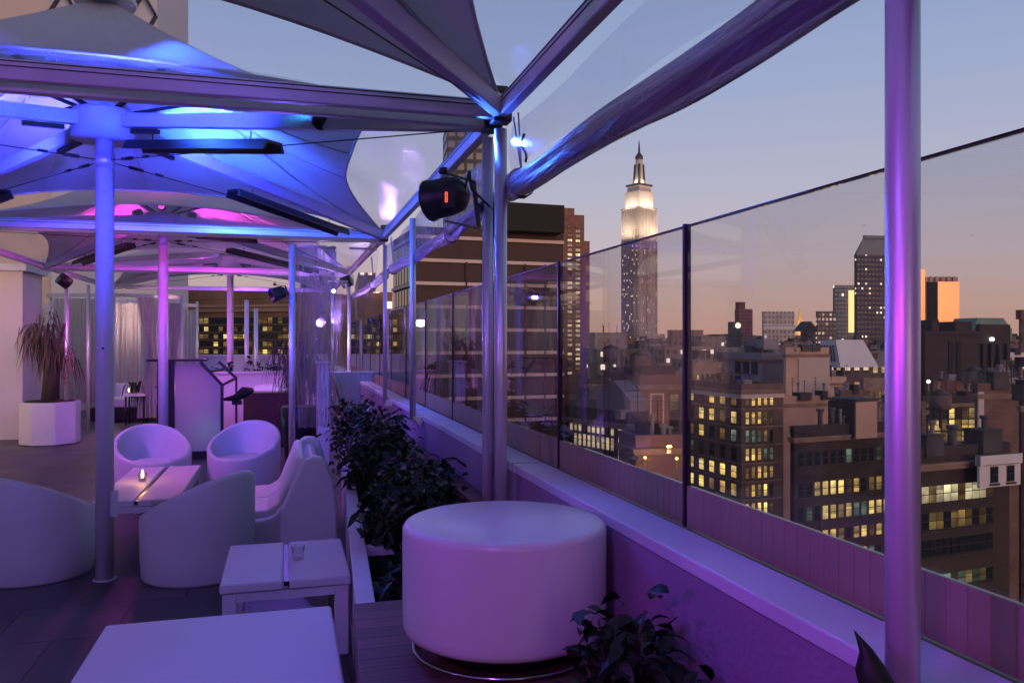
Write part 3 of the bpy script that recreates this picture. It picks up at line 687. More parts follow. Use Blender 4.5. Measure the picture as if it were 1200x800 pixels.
def low_table(x0, x1, y0, y1, z, label, slot=True, leg=.07, group=None):
    t = thing('low_table', label, 'table', ((x0+x1)/2, (y0+y1)/2, 0), 0, group)
    xm = (x0+x1)/2; th = .05
    if slot:
        for a, b in ((x0, xm-.014), (xm+.014, x1)):
            m = MB(); m.box((a, y0, z-th), (b, y1, z)); m.build('tabletop', TABLEW, t, True, bevel=.012, seg=3)
        m = MB(); m.box((xm-.013, y0+.02, z-.035), (xm+.013, y1-.02, z-.012)); m.build('slot_liner', BLACK, t, True)
    else:
        m = MB(); m.box((x0, y0, z-th), (x1, y1, z)); m.build('tabletop', TABLEW, t, True, bevel=.012, seg=3)
    m = MB()
    i = .012
    for a, b, c, d in ((x0+i+leg, x1-i-leg, y0+i, y0+i+.03), (x0+i+leg, x1-i-leg, y1-i-.03, y1-i), (x0+i, x0+i+.03, y0+i+leg, y1-i-leg), (x1-i-.03, x1-i, y0+i+leg, y1-i-leg)):
        m.box((a, c, z-th-.045), (b, d, z-th-.001))
    m.build('apron', TABLEW, t, True)
    for xx in (x0+i, x1-i-leg):
        for yy in (y0+i, y1-i-leg):
            m = MB(); m.box((xx, yy, .002), (xx+leg, yy+leg, z-th-.001)); m.build('leg', TABLEW, t, True, bevel=.006)
    return t
low_table(-1.37, -.77, 6.5, 8.2, .42, 'long low white table with a lit candle, between the tub chairs')
low_table(-.31, .325, 4.16, 4.96, .41, 'small square white table with a dark slot and an empty glass on it')
low_table(-.72, .20, 2.2, 3.68, .42, 'plain white table top closest to the camera, cut by the bottom of the frame', False)

# candle and empty glass
def votive(loc, label, lit):
    t = thing('candle_holder' if lit else 'glass_tumbler', label, 'candle' if lit else 'glass', loc)
    m = MB(); m.lathe([(0, .0), (.028, .0), (.032, .006), (.036, .075), (.0345, .075), (.030, .012), (0, .010)], 24); m.build('glass_cup', VOTIVE, t)
    if lit:
        m = MB(); m.lathe([(0, .012), (.027, .012), (.027, .03), (0, .032)], 20); m.build('wax', prin('wax', (.8, .7, .55), .5), t)
        m = MB(); m.lathe([(0, .034), (.008, .044), (.010, .058), (.005, .082), (0, .10)], 12); m.build('flame', emis('flame', (1, .62, .25), 30), t)
        m = MB(); m.lathe([(.036, .10), (.03, .075)], 12)
    return t
cl_ = atZ(167, 564, .42); votive((cl_.x, cl_.y, .421), 'small lit candle in a glass on the long white table', True)
light('POINT', (cl_.x, cl_.y, .54), (1, .42, .14), 1.1, .012)
g_ = atZ(347, 655, .41); votive((g_.x+.01, g_.y, .411), 'empty clear tumbler beside the slot of the small table', False)

# sofa
t = thing('sofa', 'white moulded two seat sofa with its back to the planter', 'sofa', (.0, 6.7, 0))
prof = [(-.29, .002), (-.30, .27), (-.28, .305), (-.15, .31), (-.08, .33), (-.02, .40), (.06, .57), (.11, .69), (.14, .735), (.19, .755), (.25, .75), (.295, .715), (.345, .55), (.37, .34), (.375, .002)]
m = MB(); m.prism(prof, 6.05, 6.17, 'y'); m.build('end_panel', WHITE, t, True, bevel=.022, seg=4)
m = MB(); m.prism(prof, 7.33, 7.45, 'y'); m.build('end_panel', WHITE, t, True, bevel=.022, seg=4)
base = [(-.27, .01), (-.275, .23), (-.03, .25), (.06, .36), (.15, .66), (.2, .70), (.25, .67), (.33, .34), (.34, .01)]
m = MB(); m.prism(base, 6.171, 7.329, 'y'); m.build('seat_body', WHITE, t, True, bevel=.012, seg=2)
pad = [(-.33, .265), (-.345, .31), (-.325, .35), (-.13, .355), (-.05, .40), (.03, .60), (.075, .72), (.105, .745), (.14, .73), (.145, .70), (.09, .52), (.05, .38), (-.02, .28), (-.1, .262)]
for a in (6.185, 6.765):
    m = MB(); m.prism(pad, a, a+.55, 'y'); c = m.build('cushion', PADW, t, True, bevel=.02, seg=4)

# drum
dc = (.712, 2.61)
t = thing('drum_table', 'big milky white drum table with a glossy top, standing on the planked lid', 'drum table', (dc[0], dc[1], .58))
m = MB(); m.lathe([(0, .650), (.305, .640), (.325, .644), (.336, .653), (.3405, .667), (.341, .69), (.341, .978), (.3395, .986), (.335, .9935), (.328, .998), (.318, 1.0), (0, 1.0)], 96, (dc[0], dc[1], 0)); m.build('drum_shell', DRUM, t, True)
m = MB(); m.lathe([(0, .58), (.235, .58), (.235, .639), (0, .639)], 48, (dc[0], dc[1], 0)); m.build('plinth', BLACK, t, True)
m = MB(); m.tube([(dc[0]+.305*math.cos(a), dc[1]+.305*math.sin(a), .590) for a in [2*math.pi*i/64 for i in range(64)]], .006, 10, closed=True); r_ = m.build('steel_ring', STEEL, t, True)

# podium
bx = atY(192, 535, 11.9)
t = thing('podium', 'black framed podium with glowing frosted panels and a flat black top', 'podium', (-1.2, 12.2, 0))
pz = 1.36
x0p = atY(197, 500, 11.7).x; x1p = atY(262, 500, 11.7).x; x2p = atY(274, 500, 11.7).x
m = MB(); m.box((x0p-.14, 11.7, .002), (x0p+.08, 11.82, pz-.03)); m.box((x1p-.04, 11.7, .002), (x1p, 11.74, 1.02)); m.box((x0p+.08, 11.7, .002), (x1p-.04, 11.76, .10)); m.box((x2p, 12.0, .002), (x2p+.03, 12.04, 1.10))
m.bar((x1p-.02, 11.72, 1.0), (x1p-.30, 11.72, pz-.04), .04, .035, up=(0, 1, 0)); m.bar((x2p+.015, 12.0, 1.08), (x2p-.22, 12.0, pz-.04), .04, .03, up=(0, 1, 0))
m.bar((x1p-.16, 11.7, 1.19), (x2p-.10, 12.0, 1.22), .03, .03); m.bar((x1p-.02, 11.72, 1.0), (x2p+.01, 12.0, 1.08), .03, .03)
m.build('frame', BLACK, t, True)
m = MB(); m.box((x0p-.26, 11.62, pz-.03), (x1p-.22, 12.1, pz)); m.build('top', BLACK, t, True, bevel=.004)
PANELP = cloth('frosted_acrylic', (.72, .66, .74), .5, .02)
m = MB(); m.prism([(x0p+.085, .105), (x1p-.042, .105), (x1p-.042, 1.0), (x1p-.30, pz-.06), (x0p+.085, pz-.06)], 11.715, 11.74, 'y'); m.build('frosted_panel', PANELP, t, True)
m = MB(); m.box((x2p-.03, 11.78, .72), (x2p+.10, 11.9, .78)); m.build('side_lamp', BLACK, t, True)
# mixing lamp arm: a black drooping cloth/bag shape on the podium side
m = MB(); m.tube([(x1p, 11.73, .80), (x2p+.02, 11.72, .82), (x2p+.14, 11.72, .90), (x2p+.26, 11.72, .93)], [.02, .05, .08, .03], 12); tag(m.build('black_bag', RUBBER), 'black bag or hanging cloth on the side of the podium', 'bag')
# maroon cabinet and white lamp behind
q0, q1 = atY(285, 462, 12.6), atY(342, 462, 12.6)
t = thing('cabinet', 'dark maroon cabinet standing behind the tub chairs, a white round lamp beyond it', 'cabinet', ((q0.x+q1.x)/2, 12.85, 0))
m = MB(); m.box((q0.x, 12.6, .06), (q1.x+.06, 13.05, .80)); m.build('carcass', MAROON, t, True, bevel=.008)
m = MB(); m.box((q0.x-.01, 12.59, .802), (q1.x+.07, 13.06, .83)); m.build('top', MAROON, t, True)
m = MB(); m.box((q0.x+.03, 12.62, .0), (q1.x+.03, 13.03, .058)); m.build('plinth', BLACK, t, True)
q = atY(318, 455, 13.35)
m = MB(); m.lathe([(.30, 0), (.33, .45), (.36, .80), (.33, .86), (.2, .90), (0, .91)], 40, (q.x, 13.6, .002)); tag(m.build('round_pouf', WHITE), 'white rounded top of a pouf rising behind the maroon cabinet', 'pouf')

# ================================================================== PLANTS
def leafpoly(m, base, d, ln, wd, fold=.25, droop=.3, rnd=random, curl=0):
    d = Vector(d).normalized(); s = d.cross(Vector((0, 0, 1)))
    if s.length < .05: s = Vector((1, 0, 0))
    s.normalize(); s = (Matrix.Rotation(rnd.uniform(-.9, .9), 3, d) @ s); n = s.cross(d)
    b = len(m.v); base = Vector(base)
    pts = []
    for i, (q, ww) in enumerate(((0, .06), (.22, .75), (.5, 1), (.78, .62), (1, 0.02))):
        c = base+d*ln*q-Vector((0, 0, 1))*droop*ln*q*q+n*curl*ln*q*(1-q)
        m.v.append(tuple(c-s*wd*.5*ww+n*wd*fold*ww)); m.v.append(tuple(c)); m.v.append(tuple(c+s*wd*.5*ww+n*wd*fold*ww))
    for i in range(4):
        a = b+i*3; m.face((a, a+1, a+4, a+3), None, True); m.face((a+1, a+2, a+5, a+4), None, True)
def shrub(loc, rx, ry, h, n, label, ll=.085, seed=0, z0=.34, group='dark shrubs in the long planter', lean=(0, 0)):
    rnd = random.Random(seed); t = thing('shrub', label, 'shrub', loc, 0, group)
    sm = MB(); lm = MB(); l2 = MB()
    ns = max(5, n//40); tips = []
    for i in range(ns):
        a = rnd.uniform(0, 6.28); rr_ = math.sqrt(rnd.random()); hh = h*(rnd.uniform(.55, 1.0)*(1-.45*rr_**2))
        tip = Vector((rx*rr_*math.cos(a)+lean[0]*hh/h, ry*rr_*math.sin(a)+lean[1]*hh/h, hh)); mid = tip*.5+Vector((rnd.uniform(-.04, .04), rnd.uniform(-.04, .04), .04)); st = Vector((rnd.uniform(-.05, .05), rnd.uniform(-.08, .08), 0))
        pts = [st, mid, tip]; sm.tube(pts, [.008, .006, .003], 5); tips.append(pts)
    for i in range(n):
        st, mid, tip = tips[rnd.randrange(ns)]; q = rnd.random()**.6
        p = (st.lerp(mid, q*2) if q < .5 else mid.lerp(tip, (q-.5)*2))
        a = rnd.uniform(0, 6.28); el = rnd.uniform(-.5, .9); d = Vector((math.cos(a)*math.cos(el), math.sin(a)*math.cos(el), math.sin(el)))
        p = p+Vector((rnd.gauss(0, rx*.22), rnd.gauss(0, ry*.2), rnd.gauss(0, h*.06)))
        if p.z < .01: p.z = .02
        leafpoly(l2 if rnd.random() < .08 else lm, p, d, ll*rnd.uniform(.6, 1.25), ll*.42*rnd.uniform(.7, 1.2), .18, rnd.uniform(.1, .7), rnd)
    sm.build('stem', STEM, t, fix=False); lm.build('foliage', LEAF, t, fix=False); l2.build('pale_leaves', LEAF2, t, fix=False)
    return t
specs = [
    (.62, 3.55, .20, .24, .36, 620, 'dark leafy shrub lowest in the planter, hard against the white drum', .08),
    (.68, 4.28, .28, .38, .58, 1150, 'dark leafy shrub in front of the planter divider', .085),
    (.82, 5.0, .28, .42, .70, 1250, 'broad dark shrub reaching right towards the twin posts', .095),
    (.66, 5.8, .28, .42, .80, 1200, 'tall dark shrub in the middle of the planter beside the sofa', .085),
    (.76, 6.7, .27, .45, .80, 1000, 'rounded dark shrub below the blue lit post', .09),
    (.70, 7.6, .28, .45, .80, 800, 'dark shrub at the far end of the dense planting', .085),
    (.66, 8.5, .2, .3, .86, 360, 'sparse dark shrub with airy sprigs at the far end of the planter', .08)]
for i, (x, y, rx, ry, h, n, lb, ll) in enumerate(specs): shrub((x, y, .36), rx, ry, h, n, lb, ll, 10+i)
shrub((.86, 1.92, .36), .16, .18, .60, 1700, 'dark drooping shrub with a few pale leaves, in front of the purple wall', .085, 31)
# single dark pointed bud shaped leaf by the purple post
t = thing('rubber_plant', 'black silhouetted plant with one upright pointed leaf, beside the thick purple post', 'plant', (.93, 1.12, .36))
m = MB(); m.tube([(0, 0, 0), (.01, .01, .3), (.0, .0, .56)], [.012, .01, .008], 8); m.build('stem', STEM, t)
p0 = atY(1040, 830, 1.08); p1 = atY(1015, 762, 1.10); p2 = atY(1001, 738, 1.11)
m = MB(); ctr = [p0, p0.lerp(p1, .35)+Vector((-.004, 0, 0)), p0.lerp(p1, .7)+Vector((-.006, 0, .002)), p1, p1.lerp(p2, .45), p2]
m.tube([c-t.location for c in ctr], [.024, .0275, .023, .011, .006, .0008], 16); m.build('leaf_bud', LEAF, t)
rnd = random.Random(5); m = MB()
for i in range(26):
    a = rnd.uniform(0, 6.28); leafpoly(m, (rnd.uniform(-.03, .03), rnd.uniform(-.03, .03), rnd.uniform(.25, .50)), (math.cos(a), math.sin(a), .5), .12, .05, .15, .6, rnd)
pl = atY(955, 812, 1.25)-t.location
for k in range(5): leafpoly(m, pl+Vector((-.03+.012*k, 0, -.03)), (.3*(k-2), .1, .6), .05, .045, .15, .8, rnd)
m.build('leaves', LEAF, t, fix=False)

def palm(loc, label, h, spread, n, seed, trunk=.12, mat=PALMM, lw=.05, ll=.75):
    rnd = random.Random(seed); t = thing('potted_palm', label, 'plant', loc)
    m = MB(); m.tube([(0, 0, 0), (.02, 0, h*.3), (-.02, .02, h*.55)], [trunk, trunk*.85, trunk*.5], 10)
    for k in range(4):
        a = k*1.6; m.tube([(0, 0, h*.25), (math.cos(a)*.12, math.sin(a)*.12, h*.55), (math.cos(a)*.2, math.sin(a)*.2, h*.8)], [.04, .03, .02], 7)
    m.build('trunk', STEM, t)
    m = MB()
    for i in range(n):
        k = rnd.randrange(5); c = Vector((0, 0, h*.55)) if k == 4 else Vector((math.cos(k*1.6)*.30*spread+rnd.gauss(0, .06), math.sin(k*1.6)*.30*spread+rnd.gauss(0, .06), h*(.55+.13*k)*rnd.uniform(.7, 1.0)))
        a = rnd.uniform(0, 6.28); el = rnd.uniform(-.6, 1.3)
        d = Vector((math.cos(a)*math.cos(el), math.sin(a)*math.cos(el), math.sin(el)))*ll*rnd.uniform(.6, 1.1)
        b = len(m.v); s = d.cross(Vector((0, 0, 1))).normalized()
        K = 7
        for j in range(K+1):
            q = j/K; p = c+d*q*spread; p.z -= ll*1.25*q**2.2; w_ = lw*.5*(1-q)**.5*(.4+q if q < .5 else 1)
            m.v.append(tuple(p-s*w_)); m.v.append(tuple(p+s*w_))
        for j in range(K): m.face((b+2*j, b+2*j+1, b+2*j+3, b+2*j+2), None, True)
    m.build('frond_leaves', mat, t, fix=False)
    return t
pc_ = atY(59, 500, 14.1)
t = thing('tall_pot', 'large white faceted planter pot holding the reddish palm', 'planter', (pc_.x, 14.1, 0))
n8 = []
for i in range(8): a = math.pi/8+i*math.pi/4; n8.append((pc_.x+.43*math.cos(a), 14.1+.43*math.sin(a)))
m = MB(); m.prism(n8, .01, .66, 'z'); m.build('pot_body', WHITE, t, True, bevel=.012)
m = MB(); m.lathe([(0, .665), (.36, .665), (.34, .675), (0, .68)], 24, (pc_.x, 14.1, 0)); m.build('soil', SOIL, t, True)
palm((pc_.x, 14.1, .68), 'bushy palm with drooping reddish leaves in the white pot by the wall', 1.5, .75, 460, 3, .13, PALMM, .022, .40)
pk_ = atY(395, 455, 11.6)
palm((atY(352, 450, 11.2).x, 11.2, .75), 'feathery reddish potted palm seen through the crumpled curtain', 1.05, .8, 300, 6, .06, PALMM, .022, .5)
q = atY(352, 450, 11.2).x
m = MB(); m.lathe([(0, 0), (.2, 0), (.26, .7), (.24, .73), (.2, .72), (0, .7)], 24, (q, 11.2, .003)); tag(m.build('dark_pot', BLACK), 'dark pot under the feathery palm behind the curtain', 'planter')
# white ledge boxes beyond the curtain
for (u0, u1, y, v, lab) in ((372, 386, 9.9, 424, 'narrow white pillar box standing beyond the dense shrubs'), (386, 438, 12.2, 436, 'wide white planter box at the foot of the gathered curtains'), (440, 452, 9.4, 424, '')):
    if not lab: continue
    a, b = atY(u0, v, y), atY(u1, v, y)
    t = thing('planter_box', lab, 'planter', ((a.x+b.x)/2, y, 0))
    m = MB(); m.box((a.x, y, .002), (b.x, y+.35, a.z-.03)); m.build('box_body', STUCCO, t, True, bevel=.008)
    m = MB(); m.box((a.x-.015, y-.015, a.z-.028), (b.x+.015, y+.365, a.z)); m.build('cap', COPING, t, True, bevel=.006)

# ================================================================== FAR END OF THE TERRACE
a, b = atY(225, 436, 14.6), atY(352, 436, 14.6)
t = thing('low_wall', 'low white wall crossing the terrace with dark bushes along its top', 'wall', ((a.x+b.x)/2, 14.6, 0))
m = MB(); m.box((a.x, 14.6, .002), (b.x+.5, 14.85, a.z-.04)); m.build('wall_body', STUCCO, t, True)
m = MB(); m.box((a.x-.02, 14.57, a.z-.038), (b.x+.52, 14.88, a.z)); m.build('cap', COPING, t, True, bevel=.005)
for k, uu in enumerate((236, 262, 300, 322, 341)):
    p = atY(uu, 440, 15.1); shrub((p.x, 15.1, .8), .22, .15, .5, 110, 'low dark bush along the top of the low white wall', .10, 60+k, group='bushes behind the low white wall')
    m = MB()
m = MB(); m.box((atY(225, 430, 15.1).x-.1, 14.95, .003), (atY(352, 430, 15.1).x+.4, 15.35, .80)); tag(m.build('dark_trough', BLACK), 'long black trough behind the low white wall, holding the bushes', 'planter')
t = thing('end_parapet', 'pale parapet closing the far end of the terrace below the gold lit facade', 'parapet wall', (-2, 21, 0))
m = MB(); m.box((-9, 21, 0), (1.06, 21.25, 1.22)); m.build('wall_body', STUCCO, t, True)
m = MB(); m.box((-9, 20.97, 1.222), (1.06, 21.28, 1.27)); m.build('cap', COPING, t, True)
for uu, y, mat, lab, zt_ in ((289, 18.3, POLE, 'slim pole glowing pink at the far end', 2.5), (300, 19.2, POLE, 'slim pole glowing blue at the far end', 2.35)):
    p = atY(uu, 400, y); m = MB(); m.cyl((p.x, y, 0), (p.x, y, zt_), .045, n=16); tag(m.build('slim_pole', mat), lab, 'pole')

t = thing('roof_bulkhead', 'plain upper storey of the building on the inner side of the terrace', 'building', (-8, 4, 0))
m = MB(); m.box((-11, -5.9, .002), (-6.2, 14, 8.)); m.build('wall', CHAR, t, True)
m = MB(); m.box((-6.19, -5.9, .002), (1.0, -4.6, 5.)); m.build('rear_glow_block', CHAR, t, True)  # unseen wall behind the camera, put in to block the western glow
nb_ = MB(); nb_.box((4, -34, GROUND), (34, -9, 13)); tag(nb_.build('shade_block', facade('shade_block_wall', (.3, .2, .16), 3, 3.6, .45, .5, .2)), 'tall unseen masonry block added behind the viewpoint to shade the terrace', 'building')  # unseen block, added to keep the low sun off the terrace
# left wall and cabanas
wl = thing('rendered_wall', 'plain rendered wall at the far left, warm lit, behind the palm', 'wall', (-5, 15, 0))
m = MB(); m.box((-7.5, 14.8, .002), (-4.13, 15.9, 2.75)); m.build('wall_body', CHAR, wl, True)
m = MB(); m.box((-7.6, 14.7, 2.752), (-4.05, 16.0, 2.86)); m.build('coping', COPING, wl, True)
def curtain(x0, x1, y0_, y1_, z0, z1, label, pinch=None, folds=9, seed=1, mat=CURT, tw=.2):
    rnd = random.Random(seed); ph = rnd.uniform(0, 6); dx, dy = x1-x0, y1_-y0_; ln = math.hypot(dx, dy); nx, ny = -dy/ln, dx/ln
    def fn(s, q):
        z = z1+(z0-z1)*q; w_ = 1.; c0 = .5
        if pinch is not None:
            w_ = 1-(1-tw)*math.exp(-((z-pinch[1])/.55)**2); c0 = pinch[0]
        ss = c0+(s-c0)*w_
        o_ = .055*math.sin(s*folds*6.283+ph)*(.5+.5*q)+.02*math.sin(s*folds*2.3*6.28+q*2)
        return (x0+dx*ss+nx*o_, y0_+dy*ss+ny*o_, z)
    m = MB(); m.grid(fn, folds*10, 24)
    return tag(m.build('curtain', mat, fix=False), label, 'curtain')
yc = 18.6
def xz(u, y): return atY(u, 400, y).x
curtain(xz(62, yc), xz(92, yc), yc, yc, .3, 2.5, 'straight white curtain behind the palm', None, 5, 1)
curtain(xz(92, yc), xz(118, yc), yc, yc+.1, .3, 2.5, 'straight white curtain between the palm and the blue lit pole', None, 5, 2)
curtain(xz(134, 19.4), xz(168, 19.4), 19.4, 19.4, .3, 2.45, 'white curtain closing the back of the candlelit cabana', None, 6, 3)
curtain(xz(160, 16.9), xz(183, 16.9), 16.9, 16.9, .12, 2.45, 'white curtain tied back at the waist, left of the pink pole', (.75, 1.35), 5, 4)
curtain(xz(174, 18.4), xz(190, 18.4), 18.4, 18.4, .3, 2.45, 'pinkish curtain hanging close behind the pink pole', None, 4, 6)
curtain(xz(197, 18.0), xz(212, 18.0), 18.0, 18.0, .3, 2.4, 'dusky pink curtain hanging just right of the pink pole', (.3, 1.2), 4, 7, tw=.5)
curtain(xz(214, 20.5), xz(232, 20.5), 20.5, 20.5, .3, 2.35, 'pale curtain at the corner of the gold lit facade', None, 4, 8)
t = thing('cabana_frame', 'pale metal frame of the curtained cabana at the back', 'cabana frame', (xz(130, 19), 19, 0))
for uu, yy in ((60, 18.7), (134, 18.2), (149, 19.5), (213, 18.0), (231, 20.4)):
    m = MB(); m.cyl((xz(uu, yy), yy, 0), (xz(uu, yy), yy, 2.55), .028, n=12); m.build('post', POLE, t, True)
m = MB(); m.bar((xz(55, 18.7), 18.7, 2.56), (xz(134, 18.2), 18.2, 2.56), .05, .08); m.build('rail', BEAM, t, True)
m = MB(); m.bar((xz(134, 18.2), 18.2, 2.56), (xz(213, 18.0), 18.0, 2.52), .05, .08); m.build('rail', BEAM, t, True)
m = MB(); m.bar((xz(134, 19.5), 19.5, 2.5), (xz(231, 20.4), 20.4, 2.45), .05, .08); m.build('rail', BEAM, t, True)
bw = thing('back_wall_panel', 'dusky panelled back wall behind the curtains', 'wall', (xz(90, 20.8), 20.8, 0))
m = MB(); m.box((-9, 20.6, .002), (xz(216, 20.6), 20.72, 2.45)); m.build('panel', CHAR, bw, True)
t = thing('daybed', 'low white daybed with a dark base inside the curtained cabana', 'daybed', (xz(150, 17.8), 17.8, 0))
m = MB(); m.box((xz(105, 17.6), 17.5, .03), (xz(182, 17.6), 18.3, .28)); m.build('base', BLACK, t, True)
m = MB(); m.box((xz(118, 17.6), 17.55, .282), (xz(180, 17.6), 18.3, .46)); m.build('mattress', PADW, t, True, bevel=.03)
m = MB(); m.box((xz(118, 17.9), 18.32, .282), (xz(170, 17.9), 18.5, .72)); m.build('back_cushion', PADW, t, True, bevel=.03)
t = thing('side_table', 'small white side table with thin dark legs in the cabana', 'table', (xz(158, 16.9), 16.9, 0))
m = MB(); m.box((xz(147, 16.9), 16.7, .55), (xz(172, 16.9), 17.2, .60)); m.build('tabletop', TABLEW, t, True, bevel=.006)
for uu in (149, 170):
    for yy in (16.75, 17.12):
        m = MB(); m.cyl((xz(uu, 16.9), yy, .003), (xz(uu, 16.9), yy, .549), .018, n=8); m.build('leg', BLACK, t, True)
q = atY(151, 450, 16.85); votive((q.x, 16.85, .602), 'tiny lit candle on the cabana side table', True)
q = atY(164, 445, 17.15); palm((q.x, 17.15, .602), 'small dark potted plant on the cabana side table', .25, .5, 60, 12, .03, LEAF, .05, .3)
# boxy planters beyond on the left, canopy edge light
light('POINT', (xz(150, 18.9), 18.9, 2.1), (1, .62, .5), 26, .03)
light('SPOT', (-5.9, 11.0, 2.4), (1, .6, .42), 300, .02, (-4.9, 14.8, 1.1), 70)
light('SPOT', (-5.9, 11.8, 1.2), (1, .72, .42), 60, .02, (-4.55, 12.6, 0), 40)

# ================================================================== TERRACE LIGHTS (LED washes)
BLUE = (.03, .12, 1.); CYAN = (.02, .38, 1.); VIO = (.30, .10, 1.); PUR = (.50, .10, .95); MAG = (.95, .05, .75)
def led(loc, label, col, e, target, spot=110, glow=2, size=.03):
    if abs(loc[2]-3.02) < .01: loc = (loc[0], loc[1], 3.19); target = (target[0], target[1], target[2]+.12)
    spot = min(170, spot+30)
    t = thing('led_uplight', label, 'uplight', loc, 0, 'small led washes on the canopies')
    d = (Vector(target)-Vector(loc)).normalized(); p = Vector(loc)
    m = MB(); m.cyl(p-d*.09, p, .045, n=16); m.build('lamp_body', BLACK, t, True)
    m = MB(); m.cyl(p+d*.001, p+d*.006, .036, n=16); m.build('lens', emis('led_lens', col, glow), t, True)
    light('SPOT', tuple(p+d*.02), col, e, size, target, spot, .9)
led((-.83, 6.27, 3.02), 'small blue led wash above the hub, towards the far right rafter', BLUE, 475, (.5, 7.3, 3.0), 120)
led((-.80, 5.55, 3.02), 'small blue led wash above the hub, towards the near beam', BLUE, 240, (.2, 4.5, 3.05), 120)
led((-1.5, 6.3, 3.02), 'small blue led wash above the hub, towards the far left rafter', (.12, .1, 1), 80, (-2.7, 7.4, 2.9), 120)
led((-1.5, 5.55, 3.02), 'small blue led wash above the hub, towards the near left rafter', (.12, .12, 1), 16, (-2.6, 4.6, 2.9), 120)
led((.16, 4.62, 2.86), 'cyan blue led wash near the corner of the blue canopy', CYAN, 60, (-.2, 5.3, 3.4), 120)
light('SPOT', (-1.0, 8.75, 2.72), (1, .06, .8), 90, .03, (-1.42, 10.5, 2.1), 60, .9)
led((-1.1, 10.9, 3.02), 'magenta led wash on the second hub, towards the city', MAG, 110, (.2, 11.8, 3.0), 130)
led((-1.8, 10.9, 3.02), 'magenta led wash on the second hub, towards the curtains', MAG, 80, (-2.9, 11.8, 2.9), 130)
led((-1.4, 10.2, 3.02), 'magenta led wash on the second hub, facing the camera', MAG, 30, (-1.4, 9.0, 3.1), 130)
led((-.9, 15.6, 3.02), 'violet led wash on the farthest hub', VIO, 260, (-.2, 16.6, 3.0), 140)
led((-1.3, 15.0, 3.02), 'pink led wash on the farthest hub', MAG, 140, (-1.8, 13.9, 3.0), 140)
light('SPOT', (.90, 3.745, 2.60), BLUE, 22, .02, (1.05, 3.05, 2.40), 90)
# floods on the frame behind and to the left of the camera: the violet wash over tables, drum and parapet
def flood(loc, col, e, target, spot, label, blend=.8, size=.08):
    t = thing('flood_lamp', label, 'spotlight', loc, 0, 'led floods behind the camera'); d = (Vector(target)-Vector(loc)).normalized(); p = Vector(loc)
    m = MB(); m.cyl(p-d*.16, p, .09, n=20); m.build('can', BLACK, t, True)
    light('SPOT', tuple(p+d*.03), col, e, size, target, spot, blend)
flood((-3.1, 1.6, 2.45), (.36, .19, .95), 150, (-.6, 5.4, .3), 95, 'violet flood lamp on the left beam over the seating')
flood((-3.0, .3, 2.2), (.45, .04, .95), 250, (1.04, 1.5, 2.4), 60, 'purple flood lamp low on the left beam, aimed at the vinyl roll', .9)
flood((-1.2, -.8, 2.5), (.62, .06, .85), 110, (1.08, 1.9, .75), 52, 'magenta flood lamp on the rear beam, aimed at the drum')
flood((-.4, .6, 3.0), (.26, .13, 1.), 60, (.3, 3.4, .4), 110, 'violet flood lamp by the nearest hub above the tables')
flood((-3.1, 8.1, 2.45), (.62, .14, .85), 200, (-.2, 9.2, .6), 110, 'violet flood lamp on the left beam by the podium')
flood((-3.1, 13.3, 2.45), (.75, .14, .8), 260, (-1.0, 15, .6), 130, 'pink flood lamp on the left beam by the cabanas')
light('SPOT', tuple(atY(326, 344, 8.4)), (.2, .12, 1.), 60, .015, (.9, 5.0, .8), 80)
light('SPOT', (-.75, 4.05, 2.76), (.03, .05, 1.), 460, .04, (-1.0, 6.6, 3.75), 110, .9)
for lx in (-1.9, -.45): light('SPOT', (lx, 6.0, 2.80), (.03, .045, 1.), 130, .03, (lx+(.0 if lx < -1 else .1), 7.6, 3.25), 125, .9)
light('SPOT', (-2.4, 4.2, 2.62), (.05, .05, 1.), 60, .03, (-.8, 7.2, 3.2), 110, .9)
light('SPOT', (-2.6, .9, 2.2), (.55, .04, .9), 60, .05, (-1.6, 3.7, 2.68), 60, .9)
flood((.85, 12.7, 2.5), (.5, .15, 1.), 70, (-3.5, 14.2, .9), 80, 'violet flood lamp aimed across the terrace at the palm')
light('POINT', (x1p-.22, 11.95, .42), (.1, .9, .6), 2.2, .05)
light('POINT', (x0p+.25, 12.05, .95), (.9, .4, .8), 7, .08)
# bright bare lamp head glaring at us beyond the curtain
gp = atY(376, 378, 12.6)
t = thing('led_lamp', 'glaring violet white lamp head beyond the crumpled curtain', 'spotlight', tuple(gp))
m = MB(); m.lathe([(0, -.032), (.023, -.023), (.032, 0), (.023, .023), (0, .032)], 20); m.build('bulb', emis('led_glare', (.5, .3, 1), 13), t)
m = MB(); m.cyl((0, .05, 0), (0, .2, 0), .07, n=18); m.build('housing', BLACK, t)
m = MB(); m.cyl((0, .12, .06), (0, .12, 2.62-gp.z), .012, n=8); m.build('drop_rod', BLACK, t)
light('POINT', (gp.x, gp.y-.12, gp.z), (.5, .3, 1), 60, .05)
gp = atY(391, 341, 12.0)
t = thing('led_lamp', 'smaller bluish lamp just above the glaring one', 'spotlight', tuple(gp))
m = MB(); m.lathe([(0, -.03), (.03, 0), (0, .03)], 16); m.build('bulb', emis('led_glare_blue', (.45, .5, 1), 25), t)
m = MB(); m.cyl((0, .04, 0), (0, .14, 0), .05, n=16); m.build('housing', BLACK, t)
m = MB(); m.cyl((0, .10, .04), (0, .10, 2.62-gp.z), .01, n=8); m.build('drop_rod', BLACK, t)

